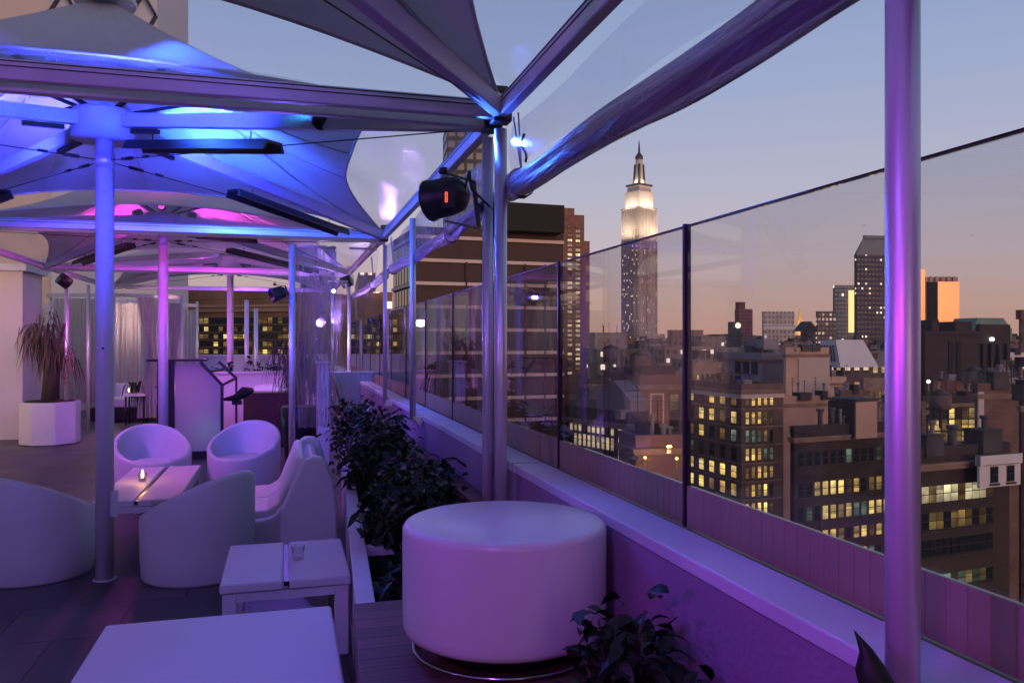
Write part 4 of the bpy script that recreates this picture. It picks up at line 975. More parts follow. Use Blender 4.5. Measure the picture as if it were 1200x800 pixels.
# ================================================================== CITY
g = MB(); g.add([(-4000, -1500, GROUND), (6000, -1500, GROUND), (6000, 8500, GROUND), (-4000, 8500, GROUND)], [(0, 1, 2, 3)]); struct('ground', g, ASPH)
class Bld: pass
def building(label, uc, d, ur, ul, vt, mat, th=20, name='office_building', cat='building', vb=None, group=None, parapet=True, roofmat=None, base=None, depth=None):
    """uc,d: nearest corner (column in the photo, metres); the main face runs right to ur, the side face runs back to ul."""
    b = Bld(); c = atd(uc, 400, d); rz = -TH+R(th); T = Vector((math.cos(rz), math.sin(rz), 0)); Sd = Vector((-math.sin(rz), math.cos(rz), 0))
    def reach(u, D):
        r = ray(u, 400); den = D.x*r.y-D.y*r.x
        return (-(c.x)*r.y+(c.y)*r.x)/den if abs(den) > 1e-6 else 10
    b.W = abs(reach(ur, T)); b.D = depth or abs(reach(ul, Sd))
    if b.D > 400: b.D = 60
    b.top = H+(400-vt)/F0*d; b.d = d; b.bot = GROUND if base is None else base
    t = thing(name, label, cat, (c.x, c.y, b.bot), rz, group); b.t = t; b.h = b.top-b.bot
    m = MB(); m.box((0, 0, 0), (b.W, b.D, b.h))
    b.wall = m.build('wall', mat, t)
    m = MB(); e = .35
    if parapet:
        for lo, hi in (((0, 0), (b.W, e)), ((0, b.D-e), (b.W, b.D)), ((0, e), (e, b.D-e)), ((b.W-e, e), (b.W, b.D-e))):
            m.box((lo[0]-.05, lo[1]-.05, b.h+.01), (hi[0]+.05, hi[1]+.05, b.h+.9))
        m.build('roof_parapet', roofmat or mat, t)
    m = MB(); m.box((.4, .4, b.h+.005), (b.W-.4, b.D-.4, b.h+.06)); m.build('roof', ROOFM, t)
    if group is None and parapet and d < 200 and name == 'office_building':
        m = MB(); q = .28
        m.box((-q, -q, b.h-1.15), (b.W+q, -.006, b.h-.75)); m.box((-q, -.005, b.h-1.15), (-.006, b.D, b.h-.75)); m.box((-q*1.7, -q*1.7, b.h-.74), (b.W+q, -.006, b.h-.5)); m.box((-q*1.7, -.005, b.h-.74), (-.006, b.D, b.h-.5))
        m.build('cornice', CORN, t)
    if group is None and parapet and d < 460 and name == 'office_building' and vt > 380: clutter(b, 7 if d < 200 else 4)
    return b
def clutter(b, n, seed=0):
    rnd = random.Random(seed+int(b.d*7)); h = b.h+.07
    for i in range(n):
        x, y = rnd.uniform(.1, .85)*b.W, rnd.uniform(.06, .8)*b.D; k = rnd.random(); m = MB()
        if k < .35:
            w_, d_, z_ = rnd.uniform(1, 2.6), rnd.uniform(1, 2.2), rnd.uniform(.9, 2.2); m.box((x-w_/2, y-d_/2, h), (x+w_/2, y+d_/2, h+z_)); m.box((x-w_/2-.1, y-d_/2-.1, h+z_+.01), (x+w_/2+.1, y+d_/2+.1, h+z_+.15)); m.build('roof_unit', rnd.choice((GREY, BR_DARK, ROOFM)), b.t)
        elif k < .7:
            r_ = rnd.uniform(.12, .35); z_ = rnd.uniform(1.2, 3.4); m.cyl((x, y, h), (x, y, h+z_), r_, n=8); m.cyl((x, y, h+z_), (x, y, h+z_+.3), r_*1.6, n=8); m.build('vent_pipe', rnd.choice((GREY, ROOFM)), b.t)
        else:
            z_ = rnd.uniform(3, 6); m.cyl((x, y, h), (x, y, h+z_), .06, n=5)
            for q in (.7, .82, .94): m.bar((x-.7, y, h+z_*q), (x+.7, y, h+z_*q), .05, .05)
            m.build('aerial', BLACKM, b.t)
_wc = {}
LITS = None
def wins(b, face, s0, s1, v0, v1, cols, rows, w, h, mats, prob, seed=0, sub=1, frame=True, pat=None, frm=None):
    rnd = random.Random(seed); z0 = H+(400-v0)/F0*b.d-b.bot; z1 = H+(400-v1)/F0*b.d-b.bot
    ln = b.W if face == 'front' else b.D
    for r in range(rows):
        for c in range(cols):
            s = s0+(s1-s0)*(c+.5)/cols; z = z0+(z1-z0)*(r+.5)/rows
            x = s*ln
            if pat is not None:
                ch = pat[r][c] if c < len(pat[r]) else ' '
                if ch == ' ': continue
                mi = {'#': 0, '+': 1, '-': 2, '.': 3}[ch]
            else:
                q = rnd.random(); acc = 0; mi = len(prob)-1
                for i, p in enumerate(prob):
                    acc += p
                    if q < acc: mi = i; break
            mt = mats[min(mi, len(mats)-1)]
            key = (w, h, face, mt.name, sub)
            if key not in _wc:
                m = MB(); gp_ = .12*w/sub
                for k in range(sub):
                    a = -w/2+w*k/sub+gp_/2; e = -w/2+w*(k+1)/sub-gp_/2
                    for zz0, zz1 in ((-h/2, -.03*h), (.03*h, h/2)):
                        if face == 'front': m.box((a, -.06, zz0), (e, -.01, zz1))
                        else: m.box((-.06, a, zz0), (-.01, e, zz1))
                _wc[key] = m.mesh('window_pane', mt)
                fm = MB(); fr_ = .12*min(1, w/1.3)
                if face == 'front': fm.box((-w/2-fr_, -.008, -h/2-fr_), (w/2+fr_, .02, h/2+fr_)); fm.box((-w/2-fr_*1.6, -.16, -h/2-.3), (w/2+fr_*1.6, .01, -h/2-.13))
                else: fm.box((-.008, -w/2-fr_, -h/2-fr_), (.02, w/2+fr_, h/2+fr_)); fm.box((-.16, -w/2-fr_*1.6, -h/2-.3), (.01, w/2+fr_*1.6, -h/2-.13))
                _wc[key+('f',)] = fm.mesh('window_frame', frm or WFRAME)
            loc = (x, 0, z) if face == 'front' else (0, x, z)
            wf = bpy.data.objects.new('window', _wc[key+('f',)]); COL.objects.link(wf); wf.parent = b.t; wf.location = loc
            pn = bpy.data.objects.new('pane', _wc[key]); COL.objects.link(pn); pn.parent = wf
WFRAME = prin('window_frame_dark', (.03, .028, .03), .6)
WY = emis('lit_window_yellow', (1, .68, .22), 1.6, True); WD = emis('lit_window_dim', (1, .62, .25), .30, True); WG = emis('lit_window_green', (.6, .85, .62), .28, True)
WK = prin('dark_window_glass', (.015, .018, .025), .12, spec=.8); WW = emis('lit_window_white', (1, .86, .5), 1.15, True)
WB = emis('lit_window_warm_bright', (1, .78, .42), 1.3, True)
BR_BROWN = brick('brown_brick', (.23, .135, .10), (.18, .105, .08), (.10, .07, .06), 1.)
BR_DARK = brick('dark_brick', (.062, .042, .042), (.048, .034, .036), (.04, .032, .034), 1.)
BR_TAN = brick('tan_brick', (.36, .24, .19), (.32, .21, .17), (.28, .2, .17), 1.)
BR_RED = brick('red_brick', (.26, .12, .085), (.22, .10, .075), (.18, .11, .09), 1.)
BEIGE = prin('beige_render', (.54, .36, .28), .85, var=.12, vscale=.12, bump=.3, bscale=2)
GREY = prin('grey_render', (.24, .22, .25), .85, var=.12, vscale=.15)
WHITER = prin('white_render', (.66, .62, .64), .8, var=.06, vscale=.2)
COPPER = prin('green_copper', (.13, .24, .22), .6, var=.15, vscale=.1)
STONE = prin('pale_stone_band', (.60, .48, .45), .8, var=.05)
CORN = prin('weathered_cornice', (.24, .17, .14), .85, var=.2, vscale=.4)
BLACKM = prin('black_cladding', (.009, .008, .009), .8, var=.2, vscale=.3)
MIX = (WY, WD, WG, WK)

# banded brown block behind the twin posts ------------------------------------------------
BAND = prin('brown_spandrel_panels', (.060, .034, .032), .8, var=.12, vscale=.3, bump=.3, bscale=3)
b = building('brown office block with thin pale horizontal bands, right behind the twin posts', 487, 105, 660, 461, 265, BAND, 19, parapet=False)
zs = lambda v, bb=b: H+(400-v)/F0*bb.d-bb.bot
for i in range(9):
    z = zs(277+27.3*i); m = MB(); m.box((-.25, -.30, z-.22), (b.W+.02, -.004, z+.22)); m.build('stone_band', STONE, b.t)
for i in range(9):
    z = zs(277+27.3*i); m = MB(); m.box((-.30, 0, z-.22), (-.004, b.D, z+.22)); m.build('stone_band', STONE, b.t)
xs = b.W*.44; m = MB(); m.box((xs, -.5, 0), (xs+1.5, -.31, b.h-1)); m.build('pilaster', STONE, b.t)
for q in (.32, .72, .86):
    m = MB(); m.box((b.W*q, -.36, 0), (b.W*q+.25, -.31, b.h-4.5)); m.build('downpipe', BR_DARK, b.t)
for i in range(6):
    for j in range(7):
        z = zs(277+27.3*i)-1.6; y = b.D*(.06+.13*j); m = MB(); m.box((-.12, y, z-1.1), (-.01, y+b.D*.095, z+1.1)); m.build('window', WK, b.t)
c0 = b
b2 = building('black windowless plant room on the roof of the banded brown block', 584, 106, 661.5, 570, 236, BLACKM, 19, name='plant_room', cat='plant room', parapet=False, base=b.top-.3)

# slab with two columns of windows
b = building('tall reddish brick tower with two columns of lit windows, next to the banded block', 660, 540, 691, 655, 283, BR_RED, 16, name='brick_tower', cat='tower')
m = MB(); m.box((.2, .3, b.h+.01), (b.W*.80, 12, b.h+18.4)); m.box((1.2, 1.5, b.h+18.41), (b.W*.45, 8, b.h+23)); m.build('setback', BR_RED, b.t)
wins(b, 'front', .10, .70, 262, 440, 2, 32, 3.3, 1.7, (WB, WD, WK), (.62, .25, .13), 5, 2)

# the great stepped skyscraper ------------------------------------------------------------
ES = 1400; sc_ = ES/F0
c = atd(749, 400, ES); rz = -TH+R(38)
t = thing('skyscraper', 'tall stepped limestone skyscraper with a floodlit cream crown and a spire', 'skyscraper', (c.x, c.y, GROUND), rz)
LIME = prin('limestone', (.50, .44, .42), .8, var=.05, vscale=.02)
ESF = facade('limestone_shaft', (.52, .42, .40), 3.3, 3.9, .46, .72, .16, (1, .74, .46), 1.1, win=(.05, .045, .06))
zz = lambda v: (400-v)*sc_+H-GROUND
def tier(w_, d_, v0, v1, mat, name):
    m = MB(); m.box((-w_/2, -d_/2, zz(v0)), (w_/2, d_/2, zz(v1))); return m.build(name, mat, t)
m = MB(); m.box((-23, -21, 0), (23, 21, zz(271))); m.box((-27, -15, 0), (27, 15, zz(278))); m.build('shaft', ESF, t)
m = MB(); m.box((-38, -32, 0), (38, 32, zz(415))); m.build('podium_setbacks', ESF, t)
m = MB()
for i in range(13):
    x = -22+44*i/12; m.box((x-.55, -22.2, zz(395)), (x+.55, -21.02, zz(246)))
for i in range(11):
    y = -19+38*i/10; m.box((-24.2, y-.55, zz(395)), (-23.02, y+.55, zz(246)))
m.build('piers', LIME, t)
tier(44, 40, 270.9, 245, LIME, 'crown_tier'); m = MB()
tier(36, 33, 244.9, 226, LIME, 'upper_crown_tier'); tier(30, 28, 225.9, 218, LIME, 'observatory_tier')
m = MB(); m.box((-17, -16, zz(219)), (17, 16, zz(218)+1.5)); m.box((-23.5, -21.5, zz(245.5)), (23.5, 21.5, zz(245))); m.build('cornice', ROOFM, t)
m = MB(); m.lathe([(9.5, zz(217)), (9.0, zz(212)), (7.2, zz(210)), (6.4, zz(190)), (5.2, zz(187))], 8); m.build('mast', LIME, t)
m = MB()
for k in range(4):
    a = k*math.pi/2+.78; m.bar((math.cos(a)*9, math.sin(a)*9, zz(217)), (math.cos(a)*6.6, math.sin(a)*6.6, zz(193)), 3.2, 3.2, up=(1, 0, 0))
m.build('mast_wings', ROOFM, t)
m = MB(); m.lathe([(6.6, zz(187)), (6.8, zz(184)), (3.4, zz(180)), (0, zz(179))], 16); m.build('mast_dome', ROOFM, t)
m = MB(); m.tube([(0, 0, zz(180)), (0, 0, zz(172)), (0, 0, zz(165))], [2.0, 1.5, .6], 8); m.build('antenna', ROOFM, t)
# rows of floodlights on the setbacks
view = (Vector((0, 0, 0))-Vector((c.x, c.y, 0))).normalized(); rgt = Vector((-view.y, view.x, 0))
WARM = (1, .80, .54)
T_ = Vector((math.cos(rz), math.sin(rz), 0)); S_ = Vector((-math.sin(rz), math.cos(rz), 0)); cc_ = Vector((c.x, c.y, GROUND))
def sky_flood(off_t, off_s, v, e, tv, sz=30, tt=(0, 0)):
    p = cc_+T_*off_t+S_*off_s+Vector((0, 0, zz(v))); q = cc_+T_*tt[0]+S_*tt[1]+Vector((0, 0, zz(tv)))
    light('AREA', tuple(p), WARM, e, sz, tuple(q), sizey=3)
sky_flood(0, -42, 277, 38000, 250, 40, (0, -20)); sky_flood(-44, 0, 277, 30000, 250, 36, (-22, 0))
sky_flood(0, -27, 245.5, 17000, 228, 34, (0, -16.5)); sky_flood(-29, 0, 245.5, 14000, 228, 30, (-18, 0))
sky_flood(0, -15.8, 217, 11000, 198, 10, (0, -4)); sky_flood(-16.5, 0, 217, 11000, 198, 10, (-4, 0))

# lit office block in the middle ----------------------------------------------------------
b = building('brown office block with yellow lit windows on two faces, behind the glass joint', 869, 138, 918, 803, 456, BR_BROWN, 21)
pat = ["-##.", "+##+", "+#+#", "....", "##.-", "+###", "####"]
wins(b, 'side', .03, .97, 458, 608, 5, 7, 1.45, 2.0, MIX, (.62, .12, .02, .24), 11, 2, pat=["+##.#", "#+##.", "-+.#+", "....-", "#####", "##+##", "-..##"])
wins(b, 'front', .06, .78, 458, 608, 5, 7, .72, 2.0, MIX, None, 12, 1, pat=["+####", "###++", "---+.", "###--", "++##+", "+#+#.", "####+"])
m = MB(); m.box((-.2, -.35, b.h-1.6), (b.W+.01, -.01, b.h-.9)); m.box((-.35, -.35, b.h-1.6), (-.01, b.D, b.h-.9)); m.build('cornice', STONE, b.t)
m = MB()
for i in range(7):
    z = H+(400-(458+21.4*i))/F0*b.d-b.bot; m.box((-.12, -.14, z-.12), (b.W, -.005, z+.12)); m.box((-.14, -.12, z-.12), (-.005, b.D, z+.12))
m.build('floor_bands', BR_TAN, b.t)
# grey block behind it, with three dark windows
b = building('grey rendered block with three dark windows, rising behind the lit office block', 893, 175, 922, 848, 418, GREY, 20)
wins(b, 'side', .08, .72, 424, 436, 3, 1, 2.2, 2.8, (WK,), (1,), 1, 1); wins(b, 'side', .5, .95, 443, 456, 2, 1, 2.2, 2.6, (WK,), (1,), 1, 1)
m = MB(); m.box((2, 2, b.h+.07), (6, 8, b.h+4)); m.box((b.W*.5, 4, b.h+.07), (b.W*.8, 12, b.h+2.2)); m.build('roof_cabin', GREY, b.t)
# tan blank walls
b = building('tall blank tan wall of a rendered building, beside the lit office block', 921, 166, 971, 918, 412, BEIGE, 18)
m = MB(); m.box((b.W*.28, -.22, b.h-13), (b.W+.1, -.01, b.h-1.2)); m.build('pale_panel', prin('pale_panel', (.5, .40, .37), .85, var=.05, vscale=.2), b.t)
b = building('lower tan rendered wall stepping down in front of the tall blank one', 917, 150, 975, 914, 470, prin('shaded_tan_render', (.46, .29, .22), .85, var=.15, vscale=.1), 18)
b = building('small pinkish rendered block to the right of the tan walls', 968, 185, 992, 960, 446, BEIGE, 18)
# building under the white sloping roof
b = building('dark block with a row of warm windows beneath a white sloping roof', 988, 235, 1040, 960, 434, facade('under_roof', (.11, .075, .075), 3.2, 4.6, .55, .42, .62, (1, .72, .42), 1.0), 16)
m = MB(); W, D, h = b.W, b.D, b.h
m.add([(-1, 0, h+.9), (W*.80, 0, h+.9), (W*.55, 2, h+9), (-1, 2, h+9)], [(0, 1, 2, 3)]); m.add([(-1.2, 0, h+.9), (-1.2, D*.9, h+.9), (-1.2, D*.8, h+8.8), (-1.2, 2, h+9)], [(0, 3, 2, 1)])
m.add([(W*.8, 0, h+.9), (W*.8, D*.9, h+.9), (W*.55, D*.8, h+9), (W*.55, 2, h+9)], [(0, 1, 2, 3)]); m.add([(-1, 2, h+9), (W*.55, 2, h+9), (W*.55, D*.8, h+9), (-1, D*.8, h+9)], [(0, 1, 2, 3)])
m.build('sloping_roof', prin('white_metal_roof', (.62, .62, .70), .55, var=.05, vscale=.1), b.t)
m = MB()
for i in range(5): m.bar((-1.35, D*(.18+.12*i), h+2.6), (-1.35, D*(.24+.12*i), h+7.4), .3, .5, up=(1, 0, 0))
m.build('roof_fins', ROOFM, b.t)
# brown brick block, left of the joint
b = building('plain brick block with a tall pale outline on its wall, left of the glass joint', 750, 112, 797, 716, 447, brick('rust_brick', (.24, .115, .085), (.20, .10, .075), (.17, .11, .09), 1.), 10)
m = MB(); z0, z1 = zs(545, b), zs(461, b); xa, xb = b.W*.25, b.W*.56
for lo, hi in (((xa, z0), (xa+.18, z1)), ((xb, z0), (xb+.18, z1)), ((xa+.181, z1-.2), (xb-.001, z1)), ((xa+.181, z0), (xb-.001, z0+.2))): m.box((lo[0], -.12, lo[1]), (hi[0], -.01, hi[1]))
m.build('outline_moulding', STONE, b.t)
wins(b, 'front', .72, .98, 462, 520, 1, 3, 1.4, 2.2, (WD, WK), (.35, .65), 3, 1); wins(b, 'side', .1, .9, 478, 500, 2, 1, 2.4, 2.2, (WY,), (1,), 3, 2)
m = MB(); m.box((.3, .3, b.h+.91), (b.W-.5, 1.2, b.h+2.2)); m.build('roof_rail', BR_DARK, b.t)
bB = b
b = building('low dark block with slanting rows of bright windows, under the rust brick block', 735, 92, 760, 662, 492, BR_DARK, 34)
wins(b, 'side', .18, .92, 496, 532, 10, 2, .52, 1.5, (WB, WW, WK), (.6, .25, .15), 8, 1); wins(b, 'side', .02, .12, 500, 545, 1, 2, 1.4, 1.8, (WB, WK), (.6, .4), 9, 2)
m = MB(); m.prism([(0, b.h+.91), (0, b.h+2.2), (b.D*.25, b.h+4.4), (b.D*.6, b.h+3.2), (b.D*.95, b.h+.91)], .5, b.W*.9, 'x'); m.build('curved_roof', prin('slate_blue_roof', (.14, .13, .17), .6, var=.1, vscale=.2), b.t)
b = building('plum coloured low roofed block below the lit brick wall', 745, 85, 800, 725, 520, prin('plum_render', (.17, .10, .11), .85, var=.1, vscale=.2), 12)
# block with many lit windows beyond
b = building('mid distance block with rows of small lit windows, left of the glass joint', 764, 420, 812, 752, 412, facade('mid_rows', (.22, .16, .15), 3.4, 4.6, .6, .42, .55, (1, .78, .5), 1.2), 14)
b = building('stepped brown block peeping over the rows of small lit windows', 788, 520, 824, 782, 388, facade('mid_step', (.20, .14, .13), 4, 4.4, .4, .45, .12), 14)
b = building('pale stone block left of the skyscraper foot', 697, 330, 735, 690, 392, facade('pale_low', (.34, .27, .24), 4, 4.2, .4, .5, .08), 12)
b = building('green black roof plant block under the skyscraper', 700, 260, 758, 694, 412, facade('green_low', (.10, .11, .09), 4, 4.2, .45, .4, .14), 14)
b = building('narrow purple grey block just right of the glass joint', 822, 480, 850, 806, 396, facade('purple_narrow', (.19, .16, .19), 4, 4.4, .4, .45, .1), 14)

# far towers --------------------------------------------------------------------------------
b = building('distant rust red stepped tower with a small glowing clock-like light', 866, 900, 882, 861, 362, facade('rust_tower', (.30, .12, .10), 3.4, 4, .4, .5, .04), 14, name='far_tower', cat='tower', parapet=False)
m = MB(); m.box((0, 0, b.h), (b.W*.45, 8, b.h+8)); m.build('tower_head', BR_RED, b.t)
b = building('distant dark green block at the foot of the rust red tower', 856, 860, 868, 853, 378, facade('dk_green', (.07, .10, .10), 3.4, 4, .4, .5, .05), 14, name='far_tower', cat='tower')
m = MB(); m.cyl((b.W*.7, -1.5, b.h-3), (b.W*.7, -.2, b.h-3), 3.0, n=16); m.build('round_light', emis('round_light', (1, .85, .6), 2), b.t)
b = building('distant pale slab with white grid and dark bands', 895, 700, 931, 893, 366, facade('white_grid', (.50, .46, .48), 3.6, 4.2, .62, .6, .12, (1, .85, .6), .6, win=(.05, .05, .07)), 8, name='far_tower', cat='tower')
m = MB(); m.box((-.6, -1, b.h-15), (b.W+.6, -.1, b.h-12)); m.build('white_band', WHITER, b.t)
# golden pinnacle
c = atd(937, 400, 1300); t = thing('gilded_spire', 'small distant gilded pyramid spire lit gold beside the pale slab', 'tower', (c.x, c.y, GROUND), .3)
GZ = lambda v: (400-v)/F0*1300+H-GROUND
m = MB(); m.box((-9, -9, 0), (9, 9, GZ(386))); m.build('tower_body', BEIGE, t)
m = MB(); m.lathe([(9, GZ(386)+.1), (5, GZ(378)), (1.5, GZ(366)), (0, GZ(361))], 4, smooth=False); m.build('spire', prin('gilding', (.8, .5, .14), .35, metal=.6), t)
light('AREA', (c.x-18, c.y-30, GROUND+GZ(388)), (1, .7, .3), 30000, 12, (c.x, c.y, GROUND+GZ(372)))
b = building('distant dark peaked block beside the gilded spire', 941, 640, 960, 938, 388, facade('peak_dark', (.10, .08, .085), 4, 4.3, .4, .5, .05), 14, name='far_tower', cat='tower', parapet=False)
m = MB(); m.prism([(0, b.h), (b.W, b.h), (b.W*.5, b.h+8)], 0, 14, 'y'); m.build('peaked_roof', ROOFM, b.t)
b = building('distant brown block speckled with lit windows', 958, 620, 980, 956, 366, facade('speckled', (.13, .09, .09), 3.2, 3.6, .6, .55, .5, (1, .75, .5), .6), 10, name='far_tower', cat='tower')
b = building('blue grey glass tower with a sunset reflection made as a glowing yellow edge strip', 978, 780, 1004, 976, 334, facade('bluegrey_glass', (.16, .20, .25), 3.4, 4, .7, .7, .05, win=(.07, .10, .13)), 8, name='far_tower', cat='tower', parapet=False)
m = MB(); m.box((b.W*.62, -1.2, b.h-46), (b.W*.98, -.1, b.h-5)); m.build('sunset_glint_strip', emis('sunset_glint_strip', (1, .78, .30), 1.6), b.t)  # sunset reflection put in as emission; the strip is no lamp
b = building('tall dark office tower with a sloping grey top, left of the thick post', 1004, 700, 1072, 1001, 298, facade('dark_tower', (.075, .065, .085), 3.6, 4.2, .5, .42, .17, (1, .8, .5), 1.2, win=(.03, .03, .045)), 10, name='far_tower', cat='tower', parapet=False)
m = MB(); W, D, h = b.W, b.D, b.h
m.add([(0, 0, h), (W, 0, h), (W, D, h), (0, D, h), (W*.12, 2, h+14), (W*.88, 2, h+14), (W*.88, D-2, h+14), (W*.12, D-2, h+14)], [(0, 1, 5, 4), (1, 2, 6, 5), (2, 3, 7, 6), (3, 0, 4, 7), (4, 5, 6, 7)])
m.box((W*.14, 3, h+14.1), (W*.86, D-3, h+17)); m.build('bevelled_top', prin('grey_louvre', (.17, .19, .23), .6), b.t)
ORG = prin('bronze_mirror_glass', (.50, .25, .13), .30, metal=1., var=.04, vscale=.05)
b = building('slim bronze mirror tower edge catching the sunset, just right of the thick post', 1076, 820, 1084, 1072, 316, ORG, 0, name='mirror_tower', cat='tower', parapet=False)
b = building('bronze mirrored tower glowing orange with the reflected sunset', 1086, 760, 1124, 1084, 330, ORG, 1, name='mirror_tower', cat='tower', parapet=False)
m = MB()
for i in range(5): m.box((b.W*(.1+.18*i), .3, b.h+.1), (b.W*(.2+.18*i), 1.2, b.h+5))
m.box((0, 2, b.h+.1), (b.W, b.D, b.h+4.5)); m.build('crown_louvre', BEIGE, b.t)
m = MB(); m.box((-.4, -.8, 0), (b.W*.33, -.05, b.h-.1)); m.build('unlit_side_slab', BLACKM, b.t)  # black slab stands in for the tower's unlit left side
# dark masonry pile with slots on the right
b = building('dark masonry block with tall black slots, below the orange mirror tower', 1084, 240, 1148, 1078, 388, BR_DARK, 12, parapet=False)
W, h = b.W, b.h
m = MB()
for q in (.42, .56): m.box((W*q, -.3, h-22), (W*(q+.08), -.01, h-3)); 
m.build('slot', BLACKM, b.t)
m = MB(); m.box((W*.22, 2, h+.1), (W*.34, 7, h+3.5)); m.box((W*.6, 1, h+.1), (W*.9, 9, h+3)); m.box((-.5, -.5, h-1), (W+.3, -.01, h)); m.build('roof_cabin', BR_DARK, b.t)
b = building('dark buttressed block with one small white light, beside the slotted one', 1148, 250, 1184, 1143, 380, BR_DARK, 12, parapet=False)
m = MB(); 
for i in range(4): m.box((b.W*(.02+.26*i), -1.2, 0), (b.W*(.1+.26*i), -.01, b.h-6)); 
m.build('buttress', BR_DARK, b.t)
m = MB(); m.cyl((b.W*.35, -1.0, b.h-4.6), (b.W*.35, -.2, b.h-4.6), .55, n=12); m.build('wall_light', emis('cold_light', (.95, .95, 1), 5), b.t)
b = building('green copper roofed block behind the buttressed block', 1143, 480, 1186, 1138, 384, COPPER, 12, parapet=False)
m = MB(); m.prism([(0, b.h), (b.W, b.h), (b.W*.8, b.h+6), (b.W*.1, b.h+6)], 1, 20, 'y'); m.build('mansard', COPPER, b.t)
b = building('white gabled facade with small dark windows at the right edge', 1178, 280, 1225, 1174, 416, WHITER, 8)
wins(b, 'front', .1, .95, 422, 455, 6, 4, 1.6, 2.2, (WK, WD), (.85, .15), 21, 1)
c = atd(1198, 400, 300); m = MB(); m.tube([(c.x, c.y, GROUND), (c.x, c.y, H+37/F0*300)], [1.3, 1.1], 8); m.box((c.x-1.8, c.y-1.2, H+26/F0*300), (c.x+1.8, c.y+1.2, H+37/F0*300)); tag(m.build('chimney_stack', BR_RED), 'slim red chimney stack at the extreme right edge of the skyline', 'chimney')
b = building('mid block with dim windows between the thick post and the brown wall', 1082, 150, 1146, 1074, 470, BR_DARK, 12)
wins(b, 'front', .06, .95, 478, 532, 7, 4, 1.5, 1.9, (WY, WD, WK), (.25, .3, .45), 23, 1)
b = building('brown blank brick wall with a pale left edge, above the white penthouse', 1146, 105, 1196, 1142, 457, BR_BROWN, 8)
m = MB(); m.box((-.1, -.25, 4), (.7, -.01, b.h-.2)); m.build('pale_quoin', STONE, b.t)
b = building('dark terrace block by the right edge with a few lit windows', 1197, 88, 1230, 1194, 470, BR_DARK, 8)
wins(b, 'front', .1, .6, 590, 730, 1, 6, 1.6, 2.0, (WY, WD, WK), (.5, .2, .3), 29, 1)
b = building('brown terraced block cut by the thick post', 1028, 125, 1085, 1022, 478, BR_BROWN, 12)
# large dark block, right, lit rows
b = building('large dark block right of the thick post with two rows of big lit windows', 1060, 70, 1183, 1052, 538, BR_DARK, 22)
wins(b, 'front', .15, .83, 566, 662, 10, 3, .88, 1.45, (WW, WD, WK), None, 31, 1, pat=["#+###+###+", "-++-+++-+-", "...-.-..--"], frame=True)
wins(b, 'front', .15, .83, 670, 702, 10, 1, .88, 1.1, (WG, WD, WG, WK), None, 31, 1, pat=["..##+-+-+."])
pb = building('small white penthouse with two dark windows on the large dark block', 1148, 71.3, 1196, 1145, 546, WHITER, 22, name='penthouse', cat='penthouse', base=H-172/F0*71.3)
wins(pb, 'front', .15, .95, 549, 566, 2, 1, .9, 1.3, (WK,), (1,), 1, 1)
# dark block left of the thick post
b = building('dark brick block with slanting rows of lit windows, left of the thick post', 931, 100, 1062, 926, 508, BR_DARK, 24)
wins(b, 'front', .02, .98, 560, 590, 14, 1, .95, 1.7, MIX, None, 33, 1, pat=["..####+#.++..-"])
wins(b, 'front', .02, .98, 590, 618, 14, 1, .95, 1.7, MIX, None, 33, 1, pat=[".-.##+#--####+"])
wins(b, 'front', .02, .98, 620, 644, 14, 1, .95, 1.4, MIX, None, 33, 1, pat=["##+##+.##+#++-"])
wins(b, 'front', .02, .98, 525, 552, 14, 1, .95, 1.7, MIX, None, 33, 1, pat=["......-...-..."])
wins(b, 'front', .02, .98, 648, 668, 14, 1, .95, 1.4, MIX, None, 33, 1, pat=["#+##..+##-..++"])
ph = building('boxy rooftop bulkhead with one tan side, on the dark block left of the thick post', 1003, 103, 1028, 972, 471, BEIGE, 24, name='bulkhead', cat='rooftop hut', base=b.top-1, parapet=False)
m = MB(); m.box((-.25, .02, 0), (-.02, ph.D, ph.h-.05)); m.build('dark_side', BR_DARK, ph.t)
m = MB(); m.box((-.3, -.15, ph.h+.07), (ph.W+.2, ph.D+.2, ph.h+.35)); m.build('roof_cap', ROOFM, ph.t)
m = MB()
for (a_, b_) in ((.1, .1), (.3, .3)): pass
# small things on roofs
def rooftank(u, v, d, label, r=2.2, h=3.4):
    c = atd(u, v, d); t = thing('water_tank', label, 'water tank', tuple(c), .2, 'wooden water tanks on the roofs')
    m = MB(); m.lathe([(r*.95, -h), (r, -h*.5), (r, 0)], 20); m.build('tank', prin('cedar_tank', (.14, .10, .10), .85, var=.2, vscale=.8), t)
    m = MB(); m.lathe([(r*1.06, .01), (.1, r*.55), (0, r*.56)], 20); m.build('conical_roof', ROOFM, t)
    for a in range(4): m = MB(); m.cyl((r*.7*math.cos(a*1.57+.7), r*.7*math.sin(a*1.57+.7), -h-3.5), (r*.7*math.cos(a*1.57+.7), r*.7*math.sin(a*1.57+.7), -h-.01), .15, n=6); m.build('leg', BR_DARK, t)
rooftank(752, 416, 116, 'wooden water tank on legs above the rust brick block', 1.7, 2.4)
rooftank(1142, 434, 180, 'left of two dark water tanks below the buttressed block', 2.2, 4)
rooftank(1158, 436, 178, 'right of two dark water tanks below the buttressed block', 2.2, 4)
rooftank(832, 446, 158, 'small wooden water tank on the roof of the lit office block', 1.6, 2.4)
rooftank(1004, 458, 200, 'dark water tank among the roofs above the boxy bulkhead', 1.8, 2.8)
rooftank(1102, 462, 142, 'squat water tank on the block just right of the thick post', 1.8, 2.6)
rooftank(716, 408, 240, 'small dark water tank left of the skyscraper foot', 2.4, 4)
